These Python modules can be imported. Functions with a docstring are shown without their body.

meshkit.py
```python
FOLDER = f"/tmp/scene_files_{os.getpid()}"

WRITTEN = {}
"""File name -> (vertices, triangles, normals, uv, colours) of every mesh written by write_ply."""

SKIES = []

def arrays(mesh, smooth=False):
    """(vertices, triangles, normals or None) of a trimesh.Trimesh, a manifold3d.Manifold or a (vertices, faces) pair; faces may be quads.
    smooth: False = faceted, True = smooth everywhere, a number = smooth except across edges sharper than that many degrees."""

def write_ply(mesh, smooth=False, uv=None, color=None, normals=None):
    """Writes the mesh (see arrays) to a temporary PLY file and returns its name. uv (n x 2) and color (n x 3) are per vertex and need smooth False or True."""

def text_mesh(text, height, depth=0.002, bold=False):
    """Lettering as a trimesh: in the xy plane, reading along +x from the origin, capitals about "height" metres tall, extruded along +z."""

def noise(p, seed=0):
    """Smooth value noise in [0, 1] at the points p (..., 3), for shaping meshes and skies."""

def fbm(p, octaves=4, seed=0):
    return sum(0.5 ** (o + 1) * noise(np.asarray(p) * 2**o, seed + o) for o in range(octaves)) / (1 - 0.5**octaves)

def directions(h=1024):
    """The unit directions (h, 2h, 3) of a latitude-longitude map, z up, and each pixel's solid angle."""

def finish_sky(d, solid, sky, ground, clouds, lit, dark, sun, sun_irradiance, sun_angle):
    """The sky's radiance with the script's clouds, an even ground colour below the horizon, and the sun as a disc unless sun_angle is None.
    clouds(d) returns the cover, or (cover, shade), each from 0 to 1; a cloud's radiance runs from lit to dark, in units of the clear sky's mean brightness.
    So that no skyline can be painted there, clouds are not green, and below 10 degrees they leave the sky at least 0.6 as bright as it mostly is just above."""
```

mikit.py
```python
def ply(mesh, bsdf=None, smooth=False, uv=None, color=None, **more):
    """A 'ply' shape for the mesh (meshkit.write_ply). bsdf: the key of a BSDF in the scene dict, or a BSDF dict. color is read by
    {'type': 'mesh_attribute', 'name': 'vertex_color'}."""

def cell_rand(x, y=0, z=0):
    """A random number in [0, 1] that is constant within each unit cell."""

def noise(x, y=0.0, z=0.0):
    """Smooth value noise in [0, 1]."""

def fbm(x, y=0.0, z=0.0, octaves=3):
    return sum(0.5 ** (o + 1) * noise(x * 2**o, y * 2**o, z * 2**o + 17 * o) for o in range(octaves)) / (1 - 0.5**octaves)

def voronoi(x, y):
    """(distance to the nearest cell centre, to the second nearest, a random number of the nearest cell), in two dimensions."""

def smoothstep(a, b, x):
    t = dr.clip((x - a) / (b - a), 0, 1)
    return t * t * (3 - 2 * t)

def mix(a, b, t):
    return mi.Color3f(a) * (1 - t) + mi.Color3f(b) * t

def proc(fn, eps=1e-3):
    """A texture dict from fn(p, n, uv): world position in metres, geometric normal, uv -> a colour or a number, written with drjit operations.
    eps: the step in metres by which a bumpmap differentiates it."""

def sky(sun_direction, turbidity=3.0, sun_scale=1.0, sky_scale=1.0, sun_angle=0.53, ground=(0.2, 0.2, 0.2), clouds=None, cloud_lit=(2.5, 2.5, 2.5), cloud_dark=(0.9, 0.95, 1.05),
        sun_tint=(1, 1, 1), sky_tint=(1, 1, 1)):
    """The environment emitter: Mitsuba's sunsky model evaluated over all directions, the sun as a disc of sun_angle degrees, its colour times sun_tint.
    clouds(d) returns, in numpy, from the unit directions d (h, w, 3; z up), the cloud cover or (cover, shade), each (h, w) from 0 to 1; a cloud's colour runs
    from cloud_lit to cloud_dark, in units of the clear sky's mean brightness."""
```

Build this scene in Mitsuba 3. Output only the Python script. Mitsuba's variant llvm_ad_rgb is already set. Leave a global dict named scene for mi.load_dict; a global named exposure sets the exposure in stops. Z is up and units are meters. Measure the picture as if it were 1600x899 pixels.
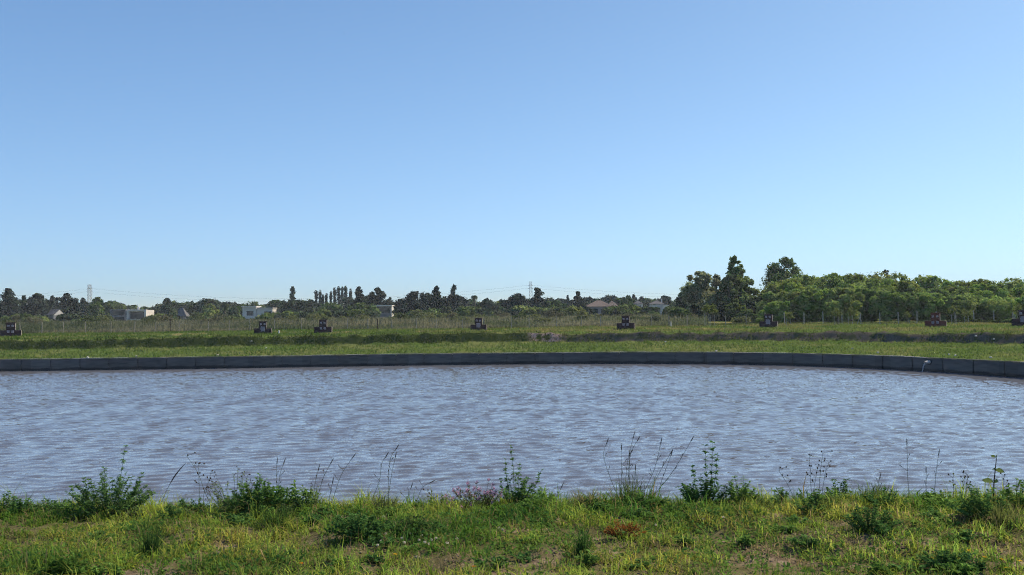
import math, numpy as np, trimesh, mitsuba as mi, drjit as dr
import mikit, meshkit
from scipy.interpolate import splprep, splev
from scipy.spatial import cKDTree

T = mi.ScalarTransform4f
scene = {'type': 'scene'}
labels = {}

# ------------------------------------------------------------------ camera, sky, exposure
F = 1386.0                      # focal length in pixels of a picture 1600 wide
PITCH = math.atan(40.5 / F)
ROLL = 0.0105
CAMZ = 4.3
_R = np.array([1.0, 0, 0]); _U = np.array([0, -math.sin(PITCH), math.cos(PITCH)])
FWD = np.array([0, math.cos(PITCH), math.sin(PITCH)])
CR = math.cos(ROLL) * _R - math.sin(ROLL) * _U
CU = math.sin(ROLL) * _R + math.cos(ROLL) * _U
EYE = np.array([0, 0, CAMZ])
scene['camera'] = {'type': 'perspective', 'fov': math.degrees(2 * math.atan(800 / F)), 'fov_axis': 'x', 'near_clip': 0.1, 'far_clip': 9000.0,
                   'to_world': T().look_at(origin=EYE.tolist(), target=(EYE + FWD * 10).tolist(), up=CU.tolist()),
                   }
SUN_AZ, SUN_EL = math.radians(52), math.radians(43)
SUN = (math.sin(SUN_AZ) * math.cos(SUN_EL), math.cos(SUN_AZ) * math.cos(SUN_EL), math.sin(SUN_EL))
scene['sky'] = mikit.sky(SUN, turbidity=2.4, sky_scale=0.9, sky_tint=(0.85, 0.955, 1.04))
labels['sky'] = {'label': 'clear blue afternoon sky fading to pale at the horizon', 'kind': 'structure'}
exposure = 2.2


def ray(px, py):
    d = FWD + CR * (px - 800) / F + CU * (449.5 - py) / F
    return d / d[1]                     # scaled so that y advances by one


def at(px, py, Y):
    """The point in the plane y = Y that is seen at the photograph's pixel (px, py)."""
    return EYE + ray(px, py) * Y


# ------------------------------------------------------------------ small helpers
def key_of(name):
    k, i = name, 1
    while k in scene or k in labels or any(q.startswith(k + '__') for q in scene):
        k = '%s_%03d' % (name, i); i += 1
    return k


_used = {}


def newkey(name):
    n = _used.get(name, 0)
    _used[name] = n + 1
    return name if n == 0 else '%s_%03d' % (name, n)


def thing(name, label=None, cat=None, group=None, kind=None):
    k = newkey(name)
    e = {}
    if label: e['label'] = label
    if cat: e['category'] = cat
    if group: e['group'] = group
    if kind: e['kind'] = kind
    labels[k] = e
    return k


def part(parent, name, mesh, bsdf, smooth=False, color=None, label=None, kind=None, **kw):
    k = newkey(parent + '__' + name)
    scene[k] = mikit.ply(mesh, bsdf, smooth=smooth, color=color, **kw)
    if label or kind:
        labels[k] = {}
        if label: labels[k]['label'] = label
        if kind: labels[k]['kind'] = kind
    return k


def whole(k, mesh, bsdf, smooth=False, color=None):
    scene[k] = mikit.ply(mesh, bsdf, smooth=smooth, color=color)
    return k


ORD = 'first second third fourth fifth sixth seventh eighth ninth tenth eleventh twelfth thirteenth fourteenth fifteenth sixteenth seventeenth eighteenth nineteenth twentieth'.split()


def ordinal(n):
    if n <= 20: return ORD[n - 1]
    tens = {2: 'twenty', 3: 'thirty', 4: 'forty', 5: 'fifty'}[n // 10]
    return (tens + '-' + ORD[n % 10 - 1]) if n % 10 else {2: 'twentieth', 3: 'thirtieth', 4: 'fortieth', 5: 'fiftieth'}[n // 10]


def box(x0, x1, y0, y1, z0, z1):
    m = trimesh.creation.box((x1 - x0, y1 - y0, z1 - z0))
    m.apply_translation(((x0 + x1) / 2, (y0 + y1) / 2, (z0 + z1) / 2))
    return m


def cat_(ms):
    return trimesh.util.concatenate(ms)


def xf(m, loc=(0, 0, 0), rz=0.0):
    m = m.copy()
    if rz: m.apply_transform(trimesh.transformations.rotation_matrix(rz, (0, 0, 1)))
    m.apply_translation(loc)
    return m


def tube(pts, radii, n=6, cap=True):
    pts = np.asarray(pts, float); radii = np.broadcast_to(np.asarray(radii, float), len(pts))
    tan = np.gradient(pts, axis=0); tan /= np.linalg.norm(tan, axis=1, keepdims=True) + 1e-12
    ref = np.array([1.0, 0, 0]) if abs(tan[0, 0]) < 0.8 else np.array([0, 1.0, 0])
    V, a = [], np.arange(n) / n * 2 * np.pi
    for p, t, r in zip(pts, tan, radii):
        u = np.cross(t, ref); u /= np.linalg.norm(u) + 1e-12
        w = np.cross(t, u)
        V.append(p + r * (np.cos(a)[:, None] * u + np.sin(a)[:, None] * w))
    V = np.vstack(V); Fs = []
    for i in range(len(pts) - 1):
        for j in range(n):
            a0, a1 = i * n + j, i * n + (j + 1) % n
            Fs += [[a0, a1, a1 + n], [a0, a1 + n, a0 + n]]
    if cap:
        for j in range(1, n - 1):
            Fs += [[0, j + 1, j], [len(V) - n, len(V) - n + j, len(V) - n + j + 1]]
    return trimesh.Trimesh(V, np.array(Fs), process=False)


def unit(v):
    return v / (np.linalg.norm(v, axis=-1, keepdims=True) + 1e-9)


def leaf_quads(rng, C, outward, size, base, jit=0.25, keep=0.6, aspect=0.6, loose=0.6):
    """Diamond leaf clumps at the points C, turned partly outward; size, base colour per leaf or one for all."""
    n = len(C)
    N = unit(outward * keep + rng.normal(size=(n, 3)) * loose)
    A = unit(np.cross(N, rng.normal(size=(n, 3))))
    B = np.cross(N, A)
    s = (np.broadcast_to(size, n) * rng.uniform(0.6, 1.35, n))[:, None]
    fold = N * s * 0.18
    V = np.stack([C - A * s, C + B * s * aspect + fold, C + A * s, C - B * s * aspect + fold], 1).reshape(-1, 3)
    i = np.arange(n)[:, None] * 4
    Fc = np.concatenate([i + [0, 1, 2], i + [0, 2, 3]], 1).reshape(-1, 3)
    col = np.broadcast_to(base, (n, 3)) * rng.uniform(1 - jit, 1 + jit, (n, 1))
    return (V, Fc), np.repeat(np.clip(col, 0, 1), 4, 0)


def join(parts):
    """Joins ((V, F), colour) pairs into one."""
    V, Fc, C, o = [], [], [], 0
    for (v, f), c in parts:
        V.append(v); Fc.append(f + o); C.append(c); o += len(v)
    return (np.vstack(V), np.vstack(Fc)), np.vstack(C)


# ------------------------------------------------------------------ materials
def rgb(*c):
    return {'type': 'rgb', 'value': list(c)}


VC = {'type': 'mesh_attribute', 'name': 'vertex_color'}


def mat(name, d):
    d['id'] = name
    scene[name] = d
    return name


def diffuse(name, c):
    return mat(name, {'type': 'twosided', 'bsdf': {'type': 'diffuse', 'reflectance': c if isinstance(c, dict) else rgb(*c)}})


mat('leaf_thin', {'type': 'principledthin', 'base_color': VC, 'roughness': 0.85, 'diff_trans': 0.9, 'eta': 1.35})
mat('grass_thin', {'type': 'principledthin', 'base_color': VC, 'roughness': 0.5, 'diff_trans': 1.05, 'eta': 1.35})
diffuse('coloured', VC)
diffuse('bark', mikit.proc(lambda p, n, uv: mikit.mix((0.10, 0.08, 0.06), (0.2, 0.17, 0.13), mikit.fbm(p.x * 9, p.y * 9, p.z * 2.5))))
diffuse('concrete_white', mikit.proc(lambda p, n, uv: mikit.mix((0.5, 0.5, 0.47), (0.66, 0.65, 0.62), mikit.fbm(p.x * 2, p.y * 2, p.z * 3))))
diffuse('white_wall', mikit.proc(lambda p, n, uv: mikit.mix((0.48, 0.48, 0.47), (0.6, 0.6, 0.59), mikit.fbm(p.x * 0.8, p.y * 0.8, p.z * 1.2))))
diffuse('grey_wall', mikit.proc(lambda p, n, uv: mikit.mix((0.16, 0.17, 0.19), (0.23, 0.24, 0.26), mikit.fbm(p.x * 0.8, p.y * 0.8, p.z * 1.2))))
diffuse('roof_tile', mikit.proc(lambda p, n, uv: mikit.mix((0.15, 0.125, 0.115), (0.21, 0.18, 0.165), mikit.fbm(p.x * 3, p.y * 3, p.z * 6))))
diffuse('roof_grey', mikit.proc(lambda p, n, uv: mikit.mix((0.10, 0.105, 0.115), (0.16, 0.165, 0.18), mikit.fbm(p.x * 2, p.y * 2, p.z * 5))))
diffuse('dark_frame', (0.05, 0.055, 0.06))
mat('window_glass', {'type': 'twosided', 'bsdf': {'type': 'principled', 'base_color': rgb(0.03, 0.04, 0.05), 'roughness': 0.08, 'specular': 0.6}})
mat('galvanised', {'type': 'twosided', 'bsdf': {'type': 'principled', 'base_color': rgb(0.35, 0.37, 0.39), 'roughness': 0.5, 'metallic': 0.5}})
diffuse('wire_metal', (0.12, 0.12, 0.13))
diffuse('post_wood', mikit.proc(lambda p, n, uv: mikit.mix((0.30, 0.29, 0.26), (0.46, 0.44, 0.40), mikit.fbm(p.x * 7, p.y * 7, p.z * 3))))
diffuse('post_weathered', mikit.proc(lambda p, n, uv: mikit.mix((0.22, 0.21, 0.18), (0.36, 0.35, 0.31), mikit.fbm(p.x * 7, p.y * 7, p.z * 3))))
diffuse('dark_wood', (0.045, 0.04, 0.035))
diffuse('stone_pale', mikit.proc(lambda p, n, uv: mikit.mix((0.55, 0.53, 0.5), (0.78, 0.77, 0.74), mikit.fbm(p.x * 9, p.y * 9, p.z * 9))))


def brick_fn(lo, hi, mortar):
    def fn(p, n, uv):
        u, v = uv.x, uv.y
        row = dr.floor(v / 0.07)
        uu = u / 0.25 + 0.5 * (row - 2 * dr.floor(row / 2))
        fu, fv = uu - dr.floor(uu), v / 0.07 - row
        m = mikit.smoothstep(0.03, 0.06, fu) * mikit.smoothstep(0.97, 0.94, fu) * mikit.smoothstep(0.08, 0.16, fv) * mikit.smoothstep(0.98, 0.9, fv)
        c = mikit.mix(lo, hi, mikit.cell_rand(uu, row, 3))
        return mikit.mix(mortar, c, m)
    return fn


diffuse('brick_dark', mikit.proc(brick_fn((0.04, 0.029, 0.033), (0.085, 0.048, 0.05), (0.065, 0.06, 0.065))))
diffuse('brick_red', mikit.proc(brick_fn((0.13, 0.04, 0.033), (0.22, 0.07, 0.055), (0.1, 0.075, 0.07))))


def wall_fn(p, n, uv):
    st = mikit.fbm(p.x * 1.5, p.y * 1.5, p.z * 6)
    c = mikit.mix((0.058, 0.061, 0.063), (0.13, 0.132, 0.132), st) * (0.85 + 0.3 * mikit.cell_rand(p.x / 2.2, p.y / 2.2))
    wet = mikit.smoothstep(0.34, 0.2, p.z + 0.12 * mikit.noise(p.x * 1.2, p.y * 1.2))
    return c * (1 - 0.55 * wet)


diffuse('coping_concrete', mikit.proc(lambda p, n, uv: mikit.mix((0.12, 0.12, 0.11), (0.36, 0.35, 0.33), mikit.smoothstep(.35, .65, mikit.fbm(p.x * 0.9, p.y * 0.9, p.z * 3)))))
diffuse('wall_concrete', mikit.proc(wall_fn))


def ground_fn(p, n, uv):
    big = mikit.fbm(p.x * 0.35, p.y * 0.35, 3.1)
    mid = mikit.fbm(p.x * 2.1, p.y * 2.1, 7.7)
    fine = mikit.fbm(p.x * 14, p.y * 14, 1.3)
    green = mikit.mix((0.05, 0.092, 0.024), (0.105, 0.155, 0.045), mid)
    dry = mikit.mix((0.19, 0.16, 0.075), (0.28, 0.23, 0.13), fine)
    soil = mikit.mix((0.11, 0.085, 0.065), (0.27, 0.215, 0.165), mikit.smoothstep(.3, .7, fine))
    # near the camera: soil and thatch under the real blades
    near = mikit.mix(soil, mikit.mix((0.035, 0.05, 0.015), (0.10, 0.095, 0.04), mid), 0.75 * mikit.smoothstep(0.3, 0.5, mikit.fbm(p.x * 1.7, p.y * 1.7, 5.5)))
    top = mikit.smoothstep(83, 90, p.y)
    far = mikit.mix(green, dry, dr.clip(mikit.smoothstep(0.42, 0.65, big) * (0.25 + 0.6 * top), 0, 1))
    # the steep face of the far bank is bare and brown in the middle and to the right
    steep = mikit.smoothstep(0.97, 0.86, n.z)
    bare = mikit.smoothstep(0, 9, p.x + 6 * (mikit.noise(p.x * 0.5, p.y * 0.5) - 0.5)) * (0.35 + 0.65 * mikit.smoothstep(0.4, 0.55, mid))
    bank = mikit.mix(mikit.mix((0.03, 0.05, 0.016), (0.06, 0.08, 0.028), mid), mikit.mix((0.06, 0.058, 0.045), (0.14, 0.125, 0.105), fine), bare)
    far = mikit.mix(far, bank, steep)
    pinkish = mikit.smoothstep(1.9, 1.0, dr.abs(p.x - 3.0)) * steep
    far = mikit.mix(far, (0.3, 0.24, 0.24), 0.75 * pinkish * mikit.smoothstep(0.35, 0.5, mid))
    return mikit.mix(near, far, mikit.smoothstep(16, 30, p.y))


mat('ground_mat', {'type': 'twosided', 'bsdf': {'type': 'diffuse', 'reflectance': mikit.proc(ground_fn)}})
mat('water_mat', {'type': 'principled', 'base_color': rgb(0.09, 0.099, 0.12), 'roughness': 0.045, 'specular': 0.5})

# ------------------------------------------------------------------ the pond's outline and the lie of the land
wall_px = [(0, 580.4), (150, 578.6), (300, 576.4), (450, 574.2), (600, 571.7), (720, 570.2), (840, 569.2), (1000, 568.4), (1110, 569.2), (1200, 570.6), (1300, 573.4), (1400, 577.6), (1500, 583.8), (1600, 591.5)]
wall_pts = []
for x, y in wall_px:
    r = ray(x, y); wall_pts.append((EYE + r * (-CAMZ / r[2]))[:2])
ctrl = ([(-70, 60), (-58, 69)] + wall_pts + [(33.0, 47), (33.6, 38), (33.2, 29), (30.5, 20), (24, 14.3), (14, 13.1), (6, 13), (0, 13), (-6, 13), (-14, 13.1), (-30, 14), (-55, 18), (-72, 30), (-75, 46)])
ctrl = np.array(ctrl + [ctrl[0]])
tck, _ = splprep(ctrl.T, s=0.6, per=True)
CV = np.array(splev(np.linspace(0, 1, 6001)[:-1], tck)).T
CT = np.roll(CV, -1, 0) - np.roll(CV, 1, 0); CT /= np.linalg.norm(CT, axis=1, keepdims=True)
CN = np.stack([-CT[:, 1], CT[:, 0]], 1)          # outline runs clockwise seen from above: left of travel is outward
if ((CV - CV.mean(0)) * CN).sum() < 0: CN = -CN
CS = np.concatenate([[0], np.cumsum(np.linalg.norm(np.diff(CV, axis=0), axis=1))])
CEN = CV.mean(0)
tree_c = cKDTree(CV)


def sst(a, b, x):
    t = np.clip((x - a) / (b - a), 0, 1)
    return t * t * (3 - 2 * t)


def height_sd(X, Y, d, cx, cy):
    """Height of the land at (X, Y), d metres outside the outline point (cx, cy)."""
    ds = 7.0 + 4.5 * sst(8, 30, cx) + 0.5 * np.sin(cx * 0.21)
    top = 0.9
    zw = np.where(d < ds, top + (1.58 - top) * np.clip(d / ds, 0, 1) ** 0.9,
                  1.58 + (2.40 - 1.58) * sst(0, 1.25, d - ds) + (2.6 - 2.40) * sst(1.2, 11, d - ds))
    t = np.clip(d / 5.5, 0, 1)
    zn = -0.6 + 3.2 * (1 - (1 - t) ** 1.8)
    w = sst(20, 30, cy)
    z = zn * (1 - w) + zw * w
    P = np.stack([X, Y, np.zeros_like(X)], -1)
    near = 1 - sst(14, 25, Y)
    z = z + near * (0.12 * (meshkit.fbm(P * 0.9, 3, 5) - 0.5) + 0.09 * (meshkit.fbm(P * 3.6, 3, 9) - 0.5))
    slope = sst(ds - 0.6, ds + 0.2, d) * (1 - sst(ds + 1.2, ds + 2.2, d))
    z = z + (1 - near) * sst(0.2, 1.0, d) * (1 - sst(60, 200, d)) * ((0.16 + 0.3 * slope) * (meshkit.fbm(P * 1.1, 4, 2) - 0.5) + 0.2 * (meshkit.noise(P * 0.12, 4) - 0.5))
    return z


def H(X, Y):
    X = np.atleast_1d(np.asarray(X, float)); Y = np.atleast_1d(np.asarray(Y, float))
    d, i = tree_c.query(np.stack([X, Y], -1))
    inside = ((np.stack([X, Y], -1) - CV[i]) * CN[i]).sum(-1) < 0
    return height_sd(X, Y, np.where(inside, 0, d), CV[i, 0], CV[i, 1])


def hz(x, y):
    return float(H(x, y)[0])


def hit(px, py, Y0=7.0):
    """Where the sight line of pixel (px, py) first meets the land, on the near bank or (Y0 > 30) on the far one."""
    r = ray(px, py)
    Y = np.arange(4.5, 14, 0.01) if Y0 < 30 else np.arange(50, 125, 0.05)
    if Y0 > 30:
        d, i = tree_c.query(np.stack([r[0] * Y, Y], -1))
        Y = Y[(((np.stack([r[0] * Y, Y], -1) - CV[i]) * CN[i]).sum(-1) > 0) & (d > 0.25)]
    g = CAMZ + r[2] * Y - H(r[0] * Y, Y)
    j = int(np.argmax(g < 0)) if (g < 0).any() else len(Y) - 1
    return np.array([r[0] * Y[j], Y[j], hz(r[0] * Y[j], Y[j])])


# ground: one sheet of rings round the pond, out to the horizon
idx, last = [0], 0.0
for i in range(1, len(CV)):
    x, y = CV[i]
    step = 0.07 if (y < 20 and abs(x) < 7.5) else (0.3 if (y > 40 and -52 < x) else 1.2)
    if CS[i] - last >= step: idx.append(i); last = CS[i]
idx = np.array(idx)
rows = np.concatenate([np.arange(0, 9, 0.08), np.arange(9, 32, 0.35), 32 * 1.18 ** np.arange(0, 29)])
P0, N0 = CV[idx], CN[idx]
far_dir = unit(P0 + N0 * 32 - CEN)
GV = []
for d in rows:
    p = P0 + N0 * (0.12 + min(d, 32)) + far_dir * max(d - 32, 0)
    if d > 0 and d <= 32:
        z = height_sd(p[:, 0], p[:, 1], np.full(len(p), d), P0[:, 0], P0[:, 1])
    elif d == 0:
        z = height_sd(p[:, 0], p[:, 1], np.zeros(len(p)), P0[:, 0], P0[:, 1])
    else:
        z = height_sd(p[:, 0], p[:, 1], np.full(len(p), d), P0[:, 0], P0[:, 1])
    GV.append(np.column_stack([p, z]))
GV = np.array(GV); nr, ns = GV.shape[:2]
a = (np.arange(nr - 1)[:, None] * ns + np.arange(ns)[None]).ravel()
b = (np.arange(nr - 1)[:, None] * ns + (np.arange(ns)[None] + 1) % ns).ravel()
GF = np.column_stack([a, b, b + ns, a + ns])
gv = GV.reshape(-1, 3)
tri = np.vstack([GF[:, [0, 1, 2]], GF[:, [0, 2, 3]]])
gn = np.cross(gv[tri[:, 1]] - gv[tri[:, 0]], gv[tri[:, 2]] - gv[tri[:, 0]])
if gn[:, 2].sum() < 0: tri = tri[:, ::-1]
k = thing('ground', 'grassy ground round the pond with a low bank on the far side', kind='structure')
whole(k, (gv, tri), 'ground_mat', smooth=True)

# ------------------------------------------------------------------ water
rng = np.random.default_rng(11)
xs = np.arange(-48, 35.01, 0.16); ys = np.arange(15, 78.01, 0.085)
WX, WY = np.meshgrid(xs, ys)
WZ = np.zeros_like(WX)
P = np.stack([WX, WY, np.zeros_like(WX)], -1)
warpx = 0.9 * (meshkit.fbm(P * 0.35, 3, 21) - 0.5); warpy = 0.9 * (meshkit.fbm(P * 0.35, 3, 22) - 0.5)
gust = 0.78 + 0.44 * meshkit.fbm(P * [0.05, 0.11, 1], 3, 23)
for q in range(52):
    lam = 0.27 * (2.7 ** rng.uniform())
    th = math.radians(rng.normal(-97, 25)); kk = 2 * math.pi / lam
    slope = 0.0275 * (lam / 0.45) ** -0.15
    WZ += slope / kk * np.sin(kk * (math.cos(th) * (WX + warpx) + math.sin(th) * (WY + warpy)) + rng.uniform(0, 6.28))
WZ *= gust
fade = np.minimum.reduce([WX - xs[0], xs[-1] - WX, WY - ys[0], ys[-1] - WY])
WZ *= sst(0, 2, fade)
nx, ny = len(xs), len(ys)
a = (np.arange(ny - 1)[:, None] * nx + np.arange(nx - 1)[None]).ravel()
wf = np.vstack([np.column_stack([a, a + 1, a + nx + 1]), np.column_stack([a, a + nx + 1, a + nx])])
wv = np.column_stack([WX.ravel(), WY.ravel(), WZ.ravel()])
# the part of the pond outside the frame stays flat
c0 = len(wv)
extra = np.array([[-85, 8, 0], [xs[0], 8, 0], [xs[0], 15, 0], [xs[0], 78, 0], [-85, 78, 0], [xs[-1], 8, 0], [xs[-1], 15, 0]], float)
wf = np.vstack([wf, np.array([[0, 1, 3], [0, 3, 4], [1, 5, 6], [1, 6, 2]]) + c0])
wv = np.vstack([wv, extra])
k = thing('water', 'rippled blue grey pond water filling the middle of the picture', kind='structure')
whole(k, (wv, wf), 'water_mat', smooth=True)

# ------------------------------------------------------------------ retaining wall of concrete panels
i_vis = [i for i in range(len(CV)) if (CV[i, 1] > 24 and (CV[i, 0] > 20 or CV[i, 1] > 45))]
wi = np.array(i_vis)
brk = np.where(np.diff(wi) > 1)[0]
if len(brk): wi = np.concatenate([wi[brk[0] + 1:], wi[:brk[0] + 1]])
WP, WN = CV[wi], CN[wi]
wl = np.concatenate([[0], np.cumsum(np.linalg.norm(np.diff(WP, axis=0), axis=1))])
wall = thing('retaining_wall', 'dark grey concrete panel retaining wall round the far side of the pond', 'retaining wall')


def wall_at(s, off):
    p = np.array([np.interp(s, wl, WP[:, 0]), np.interp(s, wl, WP[:, 1])])
    n = unit(np.array([np.interp(s, wl, WN[:, 0]), np.interp(s, wl, WN[:, 1])]))
    return p + n * off


PANEL = 2.35
rng = np.random.default_rng(3)


def strip_solid(s0, s1, o0, o1, z0, z1, n=3):
    V, Fs = [], []
    for s in np.linspace(s0, s1, n):
        for o, z in ((o0, z0), (o1, z0), (o1, z1), (o0, z1)):
            V.append([*wall_at(s, o), z])
    for i in range(n - 1):
        for j in range(4):
            a0, a1 = i * 4 + j, i * 4 + (j + 1) % 4
            Fs += [[a0, a1, a1 + 4], [a0, a1 + 4, a0 + 4]]
    Fs += [[0, 2, 1], [0, 3, 2]]; e = (n - 1) * 4
    Fs += [[e, e + 1, e + 2], [e, e + 2, e + 3]]
    return trimesh.Trimesh(np.array(V), np.array(Fs), process=False)


part(wall, 'backing', strip_solid(0.02, wl[-1] - 0.02, 0.10, 0.2, -0.5, 0.86, n=220), 'dark_wood')
for s in np.arange(0, wl[-1] - PANEL, PANEL):
    dz = rng.uniform(-0.015, 0.015); do = rng.uniform(-0.012, 0.012)
    part(wall, 'panel', strip_solid(s + 0.055, s + PANEL - 0.055, do, 0.11 + do * 0.2, -0.5, 0.93 + dz), 'wall_concrete')
    part(wall, 'post', strip_solid(s - 0.04, s + 0.04, 0.075, 0.13, -0.5, 0.925, n=2), 'wall_concrete')
    if s > 0:
        part(wall, 'coping', strip_solid(s + 0.004, s + PANEL - 0.004, -0.03 + do, 0.22, 0.945 + dz, 0.985 + dz), 'coping_concrete')

# ------------------------------------------------------------------ drain pipe in the wall
best = min(range(len(WP)), key=lambda i: abs((WP[i, 0] / WP[i, 1]) - ray(1453, 572)[0]))
dp, dn = WP[best], WN[best]
inw = -np.array([dn[0], dn[1], 0])
dpk = thing('drain_pipe', 'white drain pipe jutting from the concrete wall and spilling water', 'drain pipe')
p0 = np.array([dp[0], dp[1], 0.66]) - inw * 0.1
side = np.array([-inw[1], inw[0], 0])
pipe_pts = [p0, p0 + inw * 0.25, p0 + inw * 0.45 + [0, 0, -0.02], p0 + inw * 0.56 + [0, 0, -0.06]]
outer = tube(pipe_pts, 0.11, 14, cap=False); inner = tube(pipe_pts, 0.09, 14, cap=False); inner.invert()
part(dpk, 'pipe', cat_([outer, inner]), 'concrete_white', smooth=40)
fl = tube([p0 + inw * 0.10, p0 + inw * 0.14], 0.19, 14); part(dpk, 'collar', fl, 'dark_frame')
sp = [p0 + inw * (0.55 + 0.34 * t) + np.array([0, 0, -0.10 - 0.55 * t * t]) + side * 0.012 * math.sin(9 * t) for t in np.linspace(0, 1, 8)]
mat('spill_water', {'type': 'twosided', 'bsdf': {'type': 'principled', 'base_color': rgb(0.3, 0.32, 0.34), 'roughness': 0.2}})
part(dpk, 'spilling_water', tube(sp, np.array([.05, .045, .042, .036, .034, .028, .03, .036]), 8), 'spill_water', smooth=True)

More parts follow.
